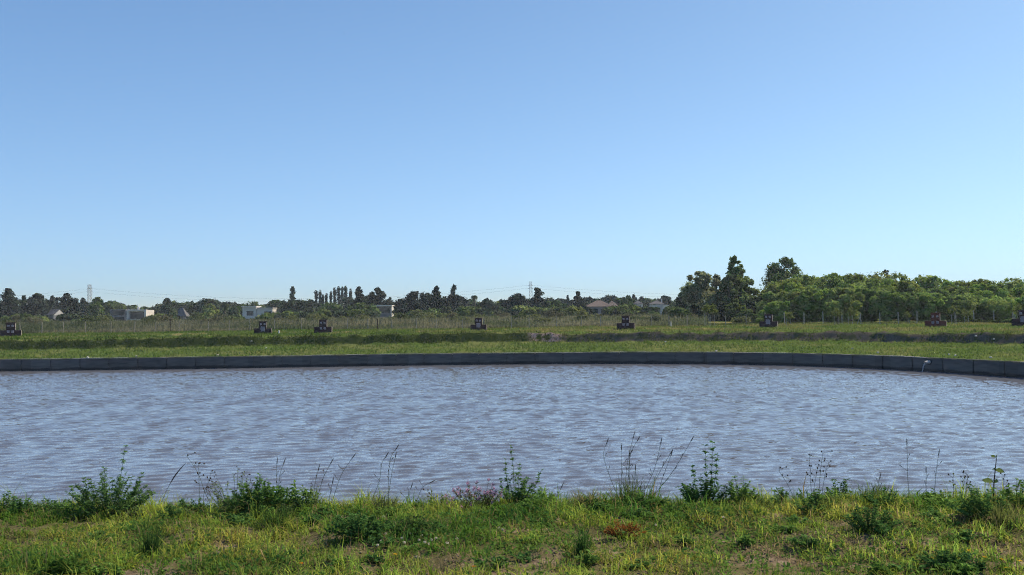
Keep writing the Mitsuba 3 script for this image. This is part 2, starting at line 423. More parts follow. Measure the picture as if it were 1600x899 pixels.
# ------------------------------------------------------------------ brick meter pillars on the far bank
def pillar(px, py, Y, scale, rz, kind, label, brick='brick_dark', wob=0):
    r = ray(px, py); X = r[0] * Y
    z = hz(X, Y) - 0.12
    k = thing('meter_pillar', label, 'brick pillar', 'brick meter pillars along the far bank')
    W, D, Hb, Wt, Ht = 1.76, 0.42, 0.72, 0.76, 1.40
    M = T().translate([X, Y, z]).rotate([0, 0, 1], math.degrees(math.atan2(-X, Y) + rz)).scale(scale)

    def put(name, m, b, uv=None, lab=None):
        if uv is not None:
            q = newkey(k + '__' + name); scene[q] = mikit.ply(m, b, uv=uv, to_world=M)
        else:
            q = newkey(k + '__' + name); scene[q] = mikit.ply(m, b, to_world=M)
    put('base', box(-W / 2, W / 2, -D / 2 + 0.06, D / 2, 0, Hb), 'render_grey')
    put('tower', box(-Wt / 2, Wt / 2, -D / 2 + 0.06, D / 2 - 0.05, Hb + 0.002, Ht), 'render_grey')
    f1 = box(-W / 2 + 0.004, W / 2 - 0.004, -D / 2, -D / 2 + 0.058, 0, Hb - 0.004); f2 = box(-Wt / 2 + 0.004, Wt / 2 - 0.004, -D / 2, -D / 2 + 0.058, Hb + 0.001, Ht - 0.004)
    f3 = box(-Wt / 2 - 0.03, Wt / 2 + 0.03, -D / 2 - 0.03, D / 2, Ht + 0.002, Ht + 0.05)
    for m, n in ((f1, 'base_brickwork'), (f2, 'tower_brickwork'), (f3, 'cap')):
        m.unmerge_vertices()
        put(n, m, brick, uv=np.column_stack([m.vertices[:, 0] + m.vertices[:, 1], m.vertices[:, 2]]))

    def meter(cx, cz, w, h):
        t = 0.03
        b = newkey(k + '__meter_box')
        scene[b] = mikit.ply(box(cx - w / 2, cx + w / 2, -D / 2 - 0.07, -D / 2 - 0.002, cz - h / 2, cz + h / 2), 'meter_white', to_world=M)
        l = newkey(b + '__lid')
        scene[l] = mikit.ply(box(cx - w / 2 + t, cx + w / 2 - t, -D / 2 - 0.085, -D / 2 - 0.072, cz - h / 2 + t, cz + h / 2 - t), 'meter_lid', to_world=M)
    if kind == 'four':
        for s in (-1, 1):
            meter(s * 0.18, 1.13, 0.17, 0.17); meter(s * 0.19, 0.58, 0.2, 0.22)
    else:
        meter(0, 0.66, 0.42, 0.46)
        for s in (-1, 1): meter(s * 0.18, 1.16, 0.19, 0.2)
    return k


diffuse('render_grey', mikit.proc(lambda p, n, uv: mikit.mix((0.2, 0.19, 0.18), (0.33, 0.31, 0.29), mikit.fbm(p.x * 4, p.y * 4, p.z * 5))))
diffuse('meter_white', (0.42, 0.38, 0.42))
diffuse('meter_lid', (0.28, 0.25, 0.29))
pillar(17, 526, 87, 1.04, -0.15, 'four', 'dark brick pillar with four small white meter boxes standing leftmost on the far bank')
pillar(411, 521, 89, 0.97, -0.10, 'one', 'dark brick pillar with one big square white box left of the paired pillars')
pillar(505, 520.5, 89, 0.99, -0.13, 'four', 'dark brick pillar with two pairs of round pale meter boxes right of the small white marker')
pillar(748, 515.5, 93, 0.97, -0.10, 'one', 'dark brick pillar with one square box in front of the pale green willow', )
pillar(978, 514, 90, 1.03, -0.11, 'four', 'dark brick pillar with four small boxes below the tile roofed house')
pillar(1201, 511.5, 90, 1.0, -0.2, 'one', 'mauve brick pillar with pale square box at left end of the dark wood')
pillar(1462, 511.5, 85, 1.05, -0.12, 'four', 'red brick pillar with four pale boxes before the dense wood', brick='brick_red')
pillar(1600, 511.5, 82, 1.10, -0.12, 'one', 'brick pillar with pale square box cut off by the right picture edge')

# ------------------------------------------------------------------ post and wire fence
fence = thing('wire_fence', 'post and wire fence with pale posts running behind the brick pillars', 'fence')
FY = 100.0
rng = np.random.default_rng(5)
fx = []
for x in list(np.arange(-8, 1060, 36.5)) + [1074, 1134, 1166, 1196, 1226.5, 1256.4, 1286.2, 1316, 1345.5, 1375, 1404, 1433, 1463, 1492, 1522, 1553, 1583, 1614]:
    fx.append(x + (rng.uniform(-5, 5) if x < 1060 else 0))
posts = []
for x in fx:
    Y = FY + (3.0 if x > 1180 else 0) + rng.uniform(-0.2, 0.2)
    X = ray(x, 510)[0] * Y; z = hz(X, Y)
    h = (1.28 if x < 1180 else 1.42) + rng.uniform(-0.08, 0.08)
    posts.append((X, Y, z, h))
    lean = rng.normal(0, 0.03, 2)
    part(fence, 'post', tube([[X, Y, z - 0.2], [X + lean[0], Y + lean[1], z + h - 0.04], [X + lean[0], Y + lean[1], z + h]], [0.055, 0.05, 0.04] if x > 1180 else [0.045, 0.042, 0.035], 8), 'post_wood' if x > 1180 else 'post_weathered')
for hh in (0.35, 0.7, 1.05):
    ms = [tube([[a[0], a[1] - 0.06, a[2] + hh], [(a[0] + b[0]) / 2, (a[1] + b[1]) / 2 - 0.06, (a[2] + b[2]) / 2 + hh - 0.015], [b[0], b[1] - 0.06, b[2] + hh]], 0.005, 4, cap=False) for a, b in zip(posts[:-1], posts[1:])]
    part(fence, 'wire', cat_(ms), 'wire_metal')
bx_, by_, bz_, bh_ = posts[fx.index(1345.5)]
part(fence, 'brace', tube([[bx_ - 0.05, by_ - 0.1, bz_ + 1.1], [bx_ - 0.55, by_ - 0.1, bz_ + 0.0]], 0.04, 8), 'post_wood')


def stake(px, pbase, ptop, Y, m, label, name='stake', cat='stake', rad=0.045):
    X = ray(px, pbase)[0] * Y; z = hz(X, Y); h = (pbase - ptop) * Y / F
    k = thing(name, label, cat)
    return whole(k, tube([[X, Y, z - 0.2], [X, Y, z + h - 0.06], [X + 0.01, Y, z + h]], [rad, rad, rad * 0.6], 8), m)


stake(266, 523, 501, 94, 'dark_wood', 'dark thin stake in grass left of the pale steep roofed house')
stake(590, 518, 500, 94, 'dark_wood', 'dark thin stake in grass below the grey flat roofed house')
stake(1386, 512, 506, 86, 'dark_wood', 'short dark stake on grass near the red brick pillar', rad=0.05)
stake(1048.5, 512, 503, 96, 'stone_pale', 'short white post right of the round dark bush beyond the fence', 'white_post', 'post', rad=0.06)
# the small white marker
X = ray(436, 519)[0] * 89; z = hz(X, 89)
mk = thing('white_marker', 'small white marker block on the bank crest between two brick pillars', 'marker')
m = trimesh.creation.cylinder(0.11, 0.34, sections=6); m.vertices[m.vertices[:, 2] > 0, :2] *= 0.55; m.apply_translation((X, 89, z + 0.17))
whole(mk, m, 'stone_pale')

# ------------------------------------------------------------------ loose white stones on the far bank
def rock(c, r, rng, flat=0.6):
    m = trimesh.creation.icosphere(2, 1.0)
    v = m.vertices; m.vertices = v * (0.75 + 0.5 * meshkit.fbm(v * 1.3 + rng.uniform(0, 50, 3), 3))[:, None] * [r, r * rng.uniform(0.7, 1), r * flat]
    m.apply_transform(trimesh.transformations.rotation_matrix(rng.uniform(0, 6.28), (0, 0, 1)))
    m.apply_translation(c); return m


for nw, (px, py, r, Y0) in enumerate(sorted([(137, 559.5, .13, 76), (213, 557.5, .10, 76), (340, 556, .12, 77), (1483, 555, .10, 66), (1493, 556.3, .10, 66), (1525, 526, .12, 78), (1553, 531, .10, 76), (1332, 545, .09, 72), (393, 534, .10, 83), (1254, 544, .09, 75), (416, 544.5, .09, 80), (1040, 534.5, .1, 82), (1119, 549.5, .12, 76), (1372, 552, .12, 68), (1548, 559.5, .12, 60)]), 1):
    c = hit(px, py, Y0)
    k = thing('white_stone', '%s small white stone from the left on the grassy far bank' % ordinal(nw), 'stone', 'white stones on the far bank')
    whole(k, rock(c + [0, 0, r * 0.25], r, np.random.default_rng(int(px))), 'stone_pale', smooth=True)

# ------------------------------------------------------------------ trees
LANDMARKS = [(17, 'leftmost brick pillar'), (86, 'gabled house'), (140, 'left pylon'), (200, 'modern house'), (284, 'steep roofed house'), (351, 'thin trunked palm'), (401, 'white flat roofed house'), (457, 'lone narrow conifer'),
             (520, 'poplar row'), (598, 'grey flat roofed house'), (682, 'twin pointed dark conifers'), (748, 'brick pillar before the willow'), (829, 'right pylon'), (942, 'tile roofed house'), (1034, 'white house with chimney'), (1149, 'tallest tree')]


def place_labels(xs_, what):
    """One label per thing of a kind: its number to the left or right of the nearest landmark."""
    out, groups = [None] * len(xs_), {}
    for i, x in enumerate(xs_):
        j = min(range(len(LANDMARKS)), key=lambda q: abs(LANDMARKS[q][0] - x))
        groups.setdefault((j, x < LANDMARKS[j][0]), []).append((abs(LANDMARKS[j][0] - x), i))
    for (j, left), g in groups.items():
        for n, (_, i) in enumerate(sorted(g)):
            out[i] = '%s %s to the %s of the %s' % (ordinal(n + 1), what, 'left' if left else 'right', LANDMARKS[j][1])
    return out


def tree_mesh(rng, h, R, kind, n, leaf, col, t0=0.12, loose=0.3):
    """(trunk, crown) of a tree h tall with crown radius R, at the origin."""
    prof = {'round': lambda t: np.sqrt(np.clip(1 - (2 * t - 1) ** 2, 0.02, 1)),
            'broad': lambda t: np.clip(np.sin(np.pi * np.clip(t, 0, 1) ** 0.8) ** 0.6, 0.15, 1),
            'pine': lambda t: np.clip(1.08 * (1 - t) ** 0.62, 0.05, 1) * (0.72 + 0.28 * np.sin(t * 17 + 1) ** 2),
            'poplar': lambda t: np.clip(np.sin(np.pi * np.clip(t * 0.92 + 0.06, 0, 1)) ** 0.7, 0.1, 1),
            'tall': lambda t: np.clip(1.1 * (1 - t) ** 0.45 * np.clip(t * 4, 0.6, 1), 0.06, 1.05)}[kind]
    nc = {'poplar': 14, 'pine': 46, 'round': 34, 'broad': 40, 'tall': 54}[kind]
    t = np.sort((np.arange(nc) + rng.uniform(0, 1, nc)) / nc)
    ph = rng.uniform(0, 6.28, nc); rad = np.sqrt(rng.uniform(0.12, 1, nc)) * prof(t) * rng.uniform(0.8, 1.2, nc)
    rc = R * rng.uniform(0.2, 0.42, nc) * (0.25 + 0.75 * prof(t))
    if kind == 'poplar': rc = R * rng.uniform(0.55, 0.8, nc); rad *= 0.45
    rad = np.maximum(rad * R - rc * 0.4, 0)
    cz = h * t0 + (h * (1 - t0)) * t
    cz = np.minimum(cz, h - rc * 0.8)
    C = np.column_stack([np.cos(ph) * rad, np.sin(ph) * rad, cz])
    w = rc ** 2; cnt = np.maximum((n * w / w.sum()).astype(int), 8)
    out = []
    for c, r, m in zip(C, rc, cnt):
        d = unit(rng.normal(size=(m, 3)))
        lump = 0.72 + 0.56 * meshkit.noise(d * 2.2 + rng.uniform(0, 40, 3))
        shell = rng.uniform(size=m) < 0.7
        rr = r * lump * np.where(shell, rng.uniform(0.8, 1.08, m), rng.uniform(0.15, 0.75, m))
        sq = np.array([1, 1, 0.8 if kind != 'poplar' else 1.9])
        if kind == 'pine': sq = np.array([1.1, 1.1, 0.7])
        p = c + d * rr[:, None] * sq
        o = unit(d + [0, 0, 0.35])
        out.append(leaf_quads(rng, p, o, leaf * np.where(shell, 1.0, 1.2 if kind == 'poplar' or R < 1.6 else 2.3), np.array(col) * rng.uniform(0.78, 1.25) * np.array([rng.uniform(0.9, 1.12), 1, rng.uniform(0.85, 1.1)]), jit=.15, keep=1.0, loose=loose))
    crown, cc = join(out)
    tr = [tube([[0, 0, -0.3], [0.01 * h, 0, h * 0.25], [-0.01 * h, 0.01 * h, h * 0.55], [0, 0, h * 0.85]], [0.028 * h, 0.022 * h, 0.014 * h, 0.004 * h], 7)]
    for c in C[rng.choice(nc, min(7, nc), replace=False)]:
        z0 = max(c[2] * 0.55, h * 0.1)
        tr.append(tube([[0, 0, z0], [c[0] * 0.5, c[1] * 0.5, (z0 + c[2]) / 2 + 0.02 * h], c], [0.011 * h, 0.007 * h, 0.003 * h], 5))
    return cat_(tr), crown, cc


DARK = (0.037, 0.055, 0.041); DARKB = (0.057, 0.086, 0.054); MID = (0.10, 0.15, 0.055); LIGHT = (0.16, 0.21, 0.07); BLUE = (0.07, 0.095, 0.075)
_seed = [100]


def plant_tree(px, ptop, wpx, kind, Y, col, label, group, n, leaf, t0=0.1, name='tree', cat='tree', loose=0.3):
    _seed[0] += 1
    rng = np.random.default_rng(_seed[0])
    top = at(px, ptop, Y)
    z0 = hz(top[0], Y) if Y < 120 else 2.55
    h = top[2] - z0; R = wpx / 2 * Y / F * {'pine': 1.4, 'broad': 1.22, 'round': 1.15, 'poplar': 1.0, 'tall': 1.15}[kind]
    tr, crown, cc = tree_mesh(rng, h, R, kind, n, leaf, col, t0, loose)
    k = thing(name, label, cat, group)
    mv = np.array([top[0], Y, z0])
    part(k, 'trunk', xf(tr, mv), 'bark')
    part(k, 'crown', (crown[0] + mv, crown[1]), 'leaf_thin' if Y < 210 else 'coloured', color=cc)
    return k


G1 = 'trees of the distant treeline'
far_trees = [
    # px, top, width, kind, Y, colour, name, label
    (13, 450, 44, 'pine', 250, DARK, 'conifer', 'tall dark conifer at the left picture edge'),
    (37, 463, 16, 'pine', 262, DARKB, 'conifer', 'slim dark conifer right behind the leftmost big conifer'),
    (57, 459, 34, 'broad', 255, DARK, 'tree', 'dark round tree left of the white gabled house'),
    (81, 463, 14, 'pine', 275, DARK, 'conifer', 'narrow pointed conifer rising behind the white gabled house'),
    (106, 459, 42, 'pine', 260, DARK, 'conifer', 'wide dark conifer left of the left pylon'),
    (130, 467, 15, 'tall', 285, BLUE, 'tree', 'slim tree just left of the left pylon'),
    (152, 465, 24, 'tall', 250, MID, 'tree', 'green upright tree just right of the left pylon'),
    (176, 471, 34, 'broad', 305, MID, 'tree', 'green spreading tree behind the dark glazed house'),
    (262, 467, 30, 'pine', 260, DARKB, 'conifer', 'dark spiky conifer between the modern house and the steep roof'),
    (322, 467, 44, 'broad', 300, DARKB, 'tree', 'broad dark tree crown left of the palm'),
    (329, 476, 24, 'round', 240, LIGHT, 'tree', 'yellow green tree in front of the broad dark crown'),
    (372, 480, 22, 'round', 300, MID, 'tree', 'green round tree left of the white flat roofed house'),
    (432, 469, 34, 'broad', 320, MID, 'tree', 'green tree right behind the white flat roofed house'),
    (457, 449, 13, 'pine', 300, BLUE, 'conifer', 'tall narrow conifer standing alone above the treeline'),
    (458, 468, 54, 'broad', 270, DARKB, 'tree', 'wide dark tree mass below the lone narrow conifer'),
    (485, 469, 20, 'broad', 290, DARKB, 'tree', 'dark tree left of the poplar row'),
    (517, 473, 52, 'broad', 250, MID, 'tree', 'wide green tree in front of the poplar row'),
    (561, 448, 28, 'pine', 262, DARK, 'conifer', 'tall dark conifer just right of the poplar row'),
    (591, 450, 34, 'broad', 268, DARK, 'tree', 'tall dark rounded tree above the grey flat roofed house'),
    (609, 465, 12, 'broad', 275, DARKB, 'tree', 'small dark tree at right end of the grey flat roofed house'),
    (565, 473, 44, 'broad', 225, MID, 'tree', 'green leafy tree left of the grey flat roofed house'),
    (630, 473, 22, 'broad', 250, MID, 'tree', 'green tree right of the grey flat roofed house'),
    (652, 455, 52, 'broad', 240, DARK, 'tree', 'very broad dark tree left of the twin pointed trees'),
    (682, 448, 28, 'pine', 242, DARK, 'conifer', 'pointed dark conifer beside the very broad dark tree'),
    (709, 446, 12, 'pine', 280, BLUE, 'conifer', 'thin spire of a conifer behind dark trees left of the willow'),
    (707, 459, 40, 'broad', 260, DARK, 'tree', 'dark tree under the thin conifer spire'),
    (761, 467, 28, 'broad', 250, DARKB, 'tree', 'dark tree right of the pale green willow'),
    (733, 479, 46, 'round', 210, LIGHT, 'willow', 'pale green rounded willow behind the brick pillar with one box'),
    (782, 474, 24, 'broad', 270, MID, 'tree', 'green tree left of the dark cedar'),
    (807, 459, 38, 'broad', 240, DARK, 'cedar', 'dark flat layered cedar left of the right pylon'),
    (840, 450, 32, 'pine', 245, DARK, 'conifer', 'tall dark conifer at the foot of the right pylon'),
    (868, 470, 40, 'broad', 260, MID, 'tree', 'green tree right of the tall conifer under the pylon'),
    (887, 462, 8, 'pine', 300, BLUE, 'conifer', 'tiny thin conifer tip left of the tiled house'),
    (903, 456, 22, 'pine', 275, DARK, 'conifer', 'dark conifer at left end of the tiled house'),
    (920, 465, 26, 'round', 340, BLUE, 'tree', 'hazy round tree behind left part of the tiled roof'),
    (953, 462, 34, 'round', 340, BLUE, 'tree', 'hazy round tree behind middle of the tiled roof'),
    (980, 463, 22, 'broad', 260, MID, 'tree', 'dense green tree right of the tiled house'),
    (991, 461, 12, 'tall', 330, BLUE, 'tree', 'slim bluish tree behind the little hip roofed house'),
    (1003, 465, 12, 'broad', 330, BLUE, 'tree', 'small bluish tree right of the little hip roofed house'),
    (1036, 463, 28, 'round', 330, BLUE, 'tree', 'pale rounded tree behind the white house with chimney'),
    (1056, 471, 22, 'broad', 260, MID, 'tree', 'green tree between the white chimney house and the tall pair'),
]
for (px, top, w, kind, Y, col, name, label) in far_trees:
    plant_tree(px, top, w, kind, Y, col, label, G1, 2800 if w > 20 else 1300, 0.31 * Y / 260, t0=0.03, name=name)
for nth, (px, top, w) in enumerate([(494, 456, 6.5), (500, 456, 6.5), (504.5, 461, 5.5), (510, 461, 5), (517, 458, 6), (523, 450, 7), (529, 449, 7), (534.5, 450, 6.5), (540, 449, 7), (548, 454, 6.5)]):
    plant_tree(px, top, w, 'poplar', 330, BLUE, '%s slender poplar from the left in the row above the treeline' % ordinal(nth + 1), 'row of poplars', 500, 0.4, t0=0.05, name='poplar')
rng = np.random.default_rng(77)
lx = [px + rng.uniform(-6, 6) for px in np.arange(-20, 1070, 19.0)]
for x, lab in zip(lx, place_labels(lx, 'mid-height tree')):
    top = 473 - (x - 800) * 0.0075 + rng.uniform(-6, 5) + (4 if 185 < x < 250 else 0)
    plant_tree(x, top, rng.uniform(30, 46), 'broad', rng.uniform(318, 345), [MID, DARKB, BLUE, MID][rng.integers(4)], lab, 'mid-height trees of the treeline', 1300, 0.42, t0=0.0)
fx_ = [(20, 466), (70, 470), (95, 466), (120, 473), (140, 474), (165, 474), (185, 475), (250, 477), (272, 475), (305, 475), (338, 472), (360, 477), (440, 472), (475, 472), (498, 475), (545, 466), (575, 462), (605, 470), (640, 464), (668, 460), (695, 465), (720, 470), (755, 474), (770, 475), (795, 470), (820, 468), (850, 466), (875, 474), (895, 470), (915, 474), (965, 471), (985, 470), (1015, 473), (1052, 474)]
for (x, tp), lab in zip(fx_, place_labels([q[0] for q in fx_], 'dark rounded tree')):
    plant_tree(x, tp - 1.5, rng.uniform(36, 48), 'broad', rng.uniform(312, 318), [DARKB, DARK, DARKB][rng.integers(3)], lab, 'dark rounded trees of the treeline', 1700, 0.38, t0=0.0)
# the low backdrop of trees between the named ones
lx = [px + rng.uniform(-6, 6) for px in np.arange(-20, 1075, 14.0)]
for x, lab in zip(lx, place_labels(lx, 'low far-row tree')):
    top = 475 - (x - 800) * 0.0105 - rng.uniform(-3, 7)
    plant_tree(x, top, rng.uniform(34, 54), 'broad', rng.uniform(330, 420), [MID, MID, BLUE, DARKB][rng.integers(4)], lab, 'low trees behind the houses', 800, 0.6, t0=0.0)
lx = [px + rng.uniform(-6, 6) for px in np.arange(-15, 1075, 10.5)]
for x, lab in zip(lx, place_labels(lx, 'bushy field-edge tree')):
    if min(abs(x - h_) for h_ in (200, 86, 285, 400, 598, 942, 1035)) < (34 if abs(x - 200) < 40 else 10 if abs(x - 942) < 40 else 16): continue
    top = 489 - (x - 800) * 0.0105 - rng.uniform(-4, 7) - (4 if 780 < x < 1000 else 0)
    plant_tree(x, top, rng.uniform(22, 40), 'round', rng.uniform(195, 235), [MID, DARKB, LIGHT, DARKB, MID][rng.integers(5)], lab, 'bushy trees at the back of the field', 700, 0.36, t0=0.0)

# tall pair left of the wood, the tree behind it and the wood itself
plant_tree(1094, 424, 50, 'broad', 150, (0.23, 0.275, 0.155), 'tall grey green tree standing left in the group before the wood', None, 6000, 0.19, t0=0.12, loose=0.7)
plant_tree(1119, 430, 32, 'broad', 158, (0.17, 0.205, 0.115), 'grey green tree squeezed between the two tall trees', None, 3600, 0.19, t0=0.1, loose=0.7)
plant_tree(1147, 401, 40, 'tall', 152, (0.145, 0.22, 0.085), 'tallest tree with thin ragged top left of the wood', None, 4000, 0.2, t0=0.1, loose=0.7)
plant_tree(1159, 421, 42, 'broad', 154, (0.14, 0.21, 0.08), 'leafy tree against the right side of the tallest tree', None, 5000, 0.19, t0=0.08, loose=0.7)
plant_tree(1139, 428, 30, 'broad', 149, (0.15, 0.215, 0.095), 'leafy tree against the left side of the tallest tree', None, 3400, 0.19, t0=0.08, loose=0.7)
plant_tree(1068, 458, 30, 'broad', 165, DARKB, 'lower dark tree left of the tall pair', None, 2200, 0.26, t0=0.02)
plant_tree(1226, 402, 66, 'broad', 190, (0.10, 0.16, 0.065), 'dark open crowned tree rising above left end of the wood', None, 6500, 0.22, t0=0.12, loose=0.6)
plant_tree(1384, 422, 40, 'pine', 190, DARK, 'dark conifer tip poking out above the wood', None, 1600, 0.17, t0=0.1)
for i, (x, tp, w, Y, c) in enumerate([(1062, 482, 30, 135, MID), (1085, 476, 30, 140, DARKB), (1106, 478, 28, 143, DARKB), (1128, 472, 30, 146, DARKB), (1150, 474, 32, 142, MID), (1172, 468, 30, 146, DARKB), (1186, 462, 28, 150, MID), (1168, 484, 26, 128, MID)]):
    plant_tree(x, tp, w, 'broad', Y, c, '%s dark undergrowth tree from the left at the feet of the tall pair' % ordinal(i + 1), 'undergrowth below the tall pair', 2000, 0.22, t0=0.0)
wood_top = [(1178, 462), (1190, 452), (1215, 441), (1240, 433), (1270, 431), (1310, 426), (1350, 430), (1390, 430), (1420, 433), (1450, 433), (1480, 437), (1510, 437), (1530, 434), (1560, 439), (1600, 437), (1680, 436)]
wx, wy = np.array(wood_top).T
rng = np.random.default_rng(8)
WG = 'trees of the wood behind the fence'
rows_n = ['front row', 'second row', 'third row', 'back row']
for row, (Y, dy, step) in enumerate([(126, 24, 25), (138, 12, 26), (152, 2, 25), (170, -1, 27)]):
    nth = 0
    for px in np.arange(1190 + 9 * row, 1690, step):
        x = px + rng.uniform(-8, 8)
        top = np.interp(x, wx, wy) + dy + rng.uniform(-5, 6)
        if x < 1215 and row == 0: top += 10
        nth += 1
        c = np.array((0.20, 0.285, 0.085)) * rng.uniform(0.75, 1.2)
        plant_tree(x, top, rng.uniform(40, 60), 'round', Y + rng.uniform(-4, 4), c * np.array([rng.uniform(.85, 1.15), 1, rng.uniform(.8, 1.15)]), '%s tree from the left in the %s of the green wood' % (ordinal(nth), rows_n[row]), WG, [4800, 4000, 2600, 1400][row], 0.2, t0=[0.03, 0.0, 0.0, 0.1][row])

# ------------------------------------------------------------------ palms
def palm(px, ptop, Y, spread, label, trunk=True):
    _seed[0] += 1
    rng = np.random.default_rng(_seed[0])
    top = at(px, ptop, Y); z0 = 2.55; hT = (top[2] - z0) - spread * 0.25
    k = thing('palm_tree', label, 'palm tree', 'palms among the distant trees')
    o = np.array([top[0], Y, z0])
    part(k, 'trunk', tube([o - [0, 0, .3], o + [0.05, 0, hT * 0.5], o + [0, 0, hT]], [0.26, 0.2, 0.22], 8), 'bark')
    out = []
    for q in range(30):
        ph = rng.uniform(0, 6.28); up = rng.uniform(-0.3, 1.0)
        dirh = np.array([math.cos(ph), math.sin(ph), 0]); ts = np.linspace(0.06, 1, 12)
        L = spread * rng.uniform(0.85, 1.1)
        pts = o + [0, 0, hT] + dirh * (L * ts * (0.9 - 0.25 * ts))[:, None] + np.array([0, 0, 1.0]) * (L * (up * 0.6 * ts - 0.85 * ts ** 2))[:, None]
        sd = np.cross(dirh, [0, 0, 1.0])
        V, Fs = [], []
        for i in range(11):
            for s in (-1, 1):
                b = len(V); w = 0.28 * L * math.sin(math.pi * min(ts[i] + 0.08, 1)) + 0.05
                V += [pts[i], pts[i + 1], pts[i] * 0.4 + pts[i + 1] * 0.6 + sd * s * w + [0, 0, -0.5 * w]]
                Fs.append([b, b + 1, b + 2])
        out.append(((np.array(V), np.array(Fs)), np.tile(np.array((0.07, 0.095, 0.05)) * rng.uniform(0.7, 1.25), (len(V), 1))))
    m, c = join(out)
    part(k, 'crown', m, 'leaf_thin', color=c)


palm(351, 473, 235, 2.0, 'palm on a thin straight trunk left of the white flat roofed house')
palm(250, 487, 215, 2.4, 'drooping palm right of the modern white house')
palm(450, 486, 220, 2.2, 'drooping palm right of the white flat roofed house')
palm(697, 476, 215, 2.6, 'drooping palm in front of the pointed dark conifers')
palm(165, 489, 225, 2.4, 'drooping palm left of the dark glazed house')
palm(741, 460, 240, 1.6, 'palm with small round head on a bare trunk above the willow')

# ------------------------------------------------------------------ houses
def house_frame(px, pbase, Y):
    X = ray(px, pbase)[0] * Y
    return X, Y, 2.5


def hpart(k, n, m, b, loc, rz=0, **kw):
    return part(k, n, xf(m, loc, rz), b, **kw)


def window(k, x0, x1, z0, z1, y, loc, rz, panes=2, name='window'):
    """A framed window set in a front at y (front faces -y): frame bars proud of recessed panes."""
    t = 0.09
    ms = [box(x0, x1, y - 0.06, y - 0.003, z0, z0 + t), box(x0, x1, y - 0.06, y - 0.003, z1 - t, z1)]
    xs_ = np.linspace(x0, x1 - t, panes + 1)
    for q in xs_: ms.append(box(q, q + t, y - 0.058, y - 0.004, z0 + t + 0.001, z1 - t - 0.001))
    w = hpart(k, name, cat_(ms), 'dark_frame', loc, rz)
    for i in range(panes):
        kk = newkey(w + '__pane')
        scene[kk] = mikit.ply(xf(box(xs_[i] + t + 0.002, xs_[i + 1] - 0.002, y - 0.03, y - 0.006, z0 + t + 0.002, z1 - t - 0.002), loc, rz), 'window_glass')


def gable_roof(x0, x1, y0, y1, z, rise, over=0.4):
    """Ridge along x."""
    x0 -= over; x1 += over; y0 -= over; y1 += over; ym = (y0 + y1) / 2; t = 0.18
    V = [[x0, y0, z], [x1, y0, z], [x1, y1, z], [x0, y1, z], [x0, ym, z + rise], [x1, ym, z + rise], [x0, y0, z + t], [x1, y0, z + t], [x1, y1, z + t], [x0, y1, z + t], [x0, ym, z + rise + t], [x1, ym, z + rise + t]]
    Fs = [[6, 7, 11], [6, 11, 10], [8, 9, 10], [8, 10, 11], [0, 4, 5], [0, 5, 1], [2, 5, 4], [2, 4, 3], [0, 1, 7], [0, 7, 6], [2, 3, 9], [2, 9, 8], [0, 6, 10], [0, 10, 4], [4, 10, 9], [4, 9, 3], [1, 5, 11], [1, 11, 7], [5, 2, 8], [5, 8, 11]]
    return trimesh.Trimesh(np.array(V, float), np.array(Fs), process=False)


def hip_roof(x0, x1, y0, y1, z, rise, over=0.5):
    x0 -= over; x1 += over; y0 -= over; y1 += over; ym = (y0 + y1) / 2; q = min((y1 - y0) / 2, (x1 - x0) / 2 - 0.05)
    pts = np.array([[x0, y0, z], [x1, y0, z], [x1, y1, z], [x0, y1, z], [x0 + q, ym, z + rise], [x1 - q, ym, z + rise], [x0, y0, z - 0.15], [x1, y0, z - 0.15], [x1, y1, z - 0.15], [x0, y1, z - 0.15]])
    return trimesh.convex.convex_hull(pts)


# modern house: dark glazed wing and white framed wing
loc = house_frame(200, 505, 300)
k = thing('modern_house', 'modern two storey house with dark glazed wing and white framed wing', 'house')
hpart(k, 'dark_wing', box(-6.0, -0.75, 0, 6, 0, 4.55), 'grey_wall', loc)
window(k, -5.6, -1.2, 2.5, 4.3, 0, loc, 0, 4); window(k, -5.6, -1.2, 0.4, 2.1, 0, loc, 0, 3)
hpart(k, 'white_wing', box(-0.4, 6.2, 0.7, 6.5, 0, 4.3), 'white_wall', loc)
fr = cat_([box(-0.4, 6.2, -0.3, 0.698, 4.0, 4.42), box(-0.4, 6.2, -0.3, 0.698, 0.55, 0.95), box(-0.4, 0.25, -0.3, 0.698, 0.951, 3.999), box(5.55, 6.2, -0.3, 0.698, 0.951, 3.999)])
hpart(k, 'white_frame', fr, 'white_wall', loc)
window(k, 0.5, 5.4, 1.3, 3.7, 0.7, loc, 0, 4)
hpart(k, 'roof_tank', trimesh.creation.cylinder(0.4, 0.9, sections=12), 'white_wall', (loc[0] + 2.2, loc[1] + 3, loc[2] + 4.9))
# gabled house at the left
loc = house_frame(86, 500, 255)
k = thing('gabled_house', 'small house with grey roof and bright white gable end among conifers', 'house')
hpart(k, 'wall', box(-1.9, 1.9, -1.8, 1.8, 0, 2.6), 'grey_wall', loc, -0.5)
gab = trimesh.convex.convex_hull(np.array([[1.88, -1.8, 2.61], [1.88, 1.8, 2.61], [1.88, 0, 4.2], [1.98, -1.8, 2.61], [1.98, 1.8, 2.61], [1.98, 0, 4.2]]))
hpart(k, 'gable', gab, 'white_wall', loc, -0.5)
hpart(k, 'roof', gable_roof(-1.9, 1.6, -1.8, 1.8, 2.65, 1.55, 0.25), 'roof_grey', loc, -0.5)
window(k, 0.7, 1.5, 0.8, 2.0, -1.8, loc, -0.5, 1)
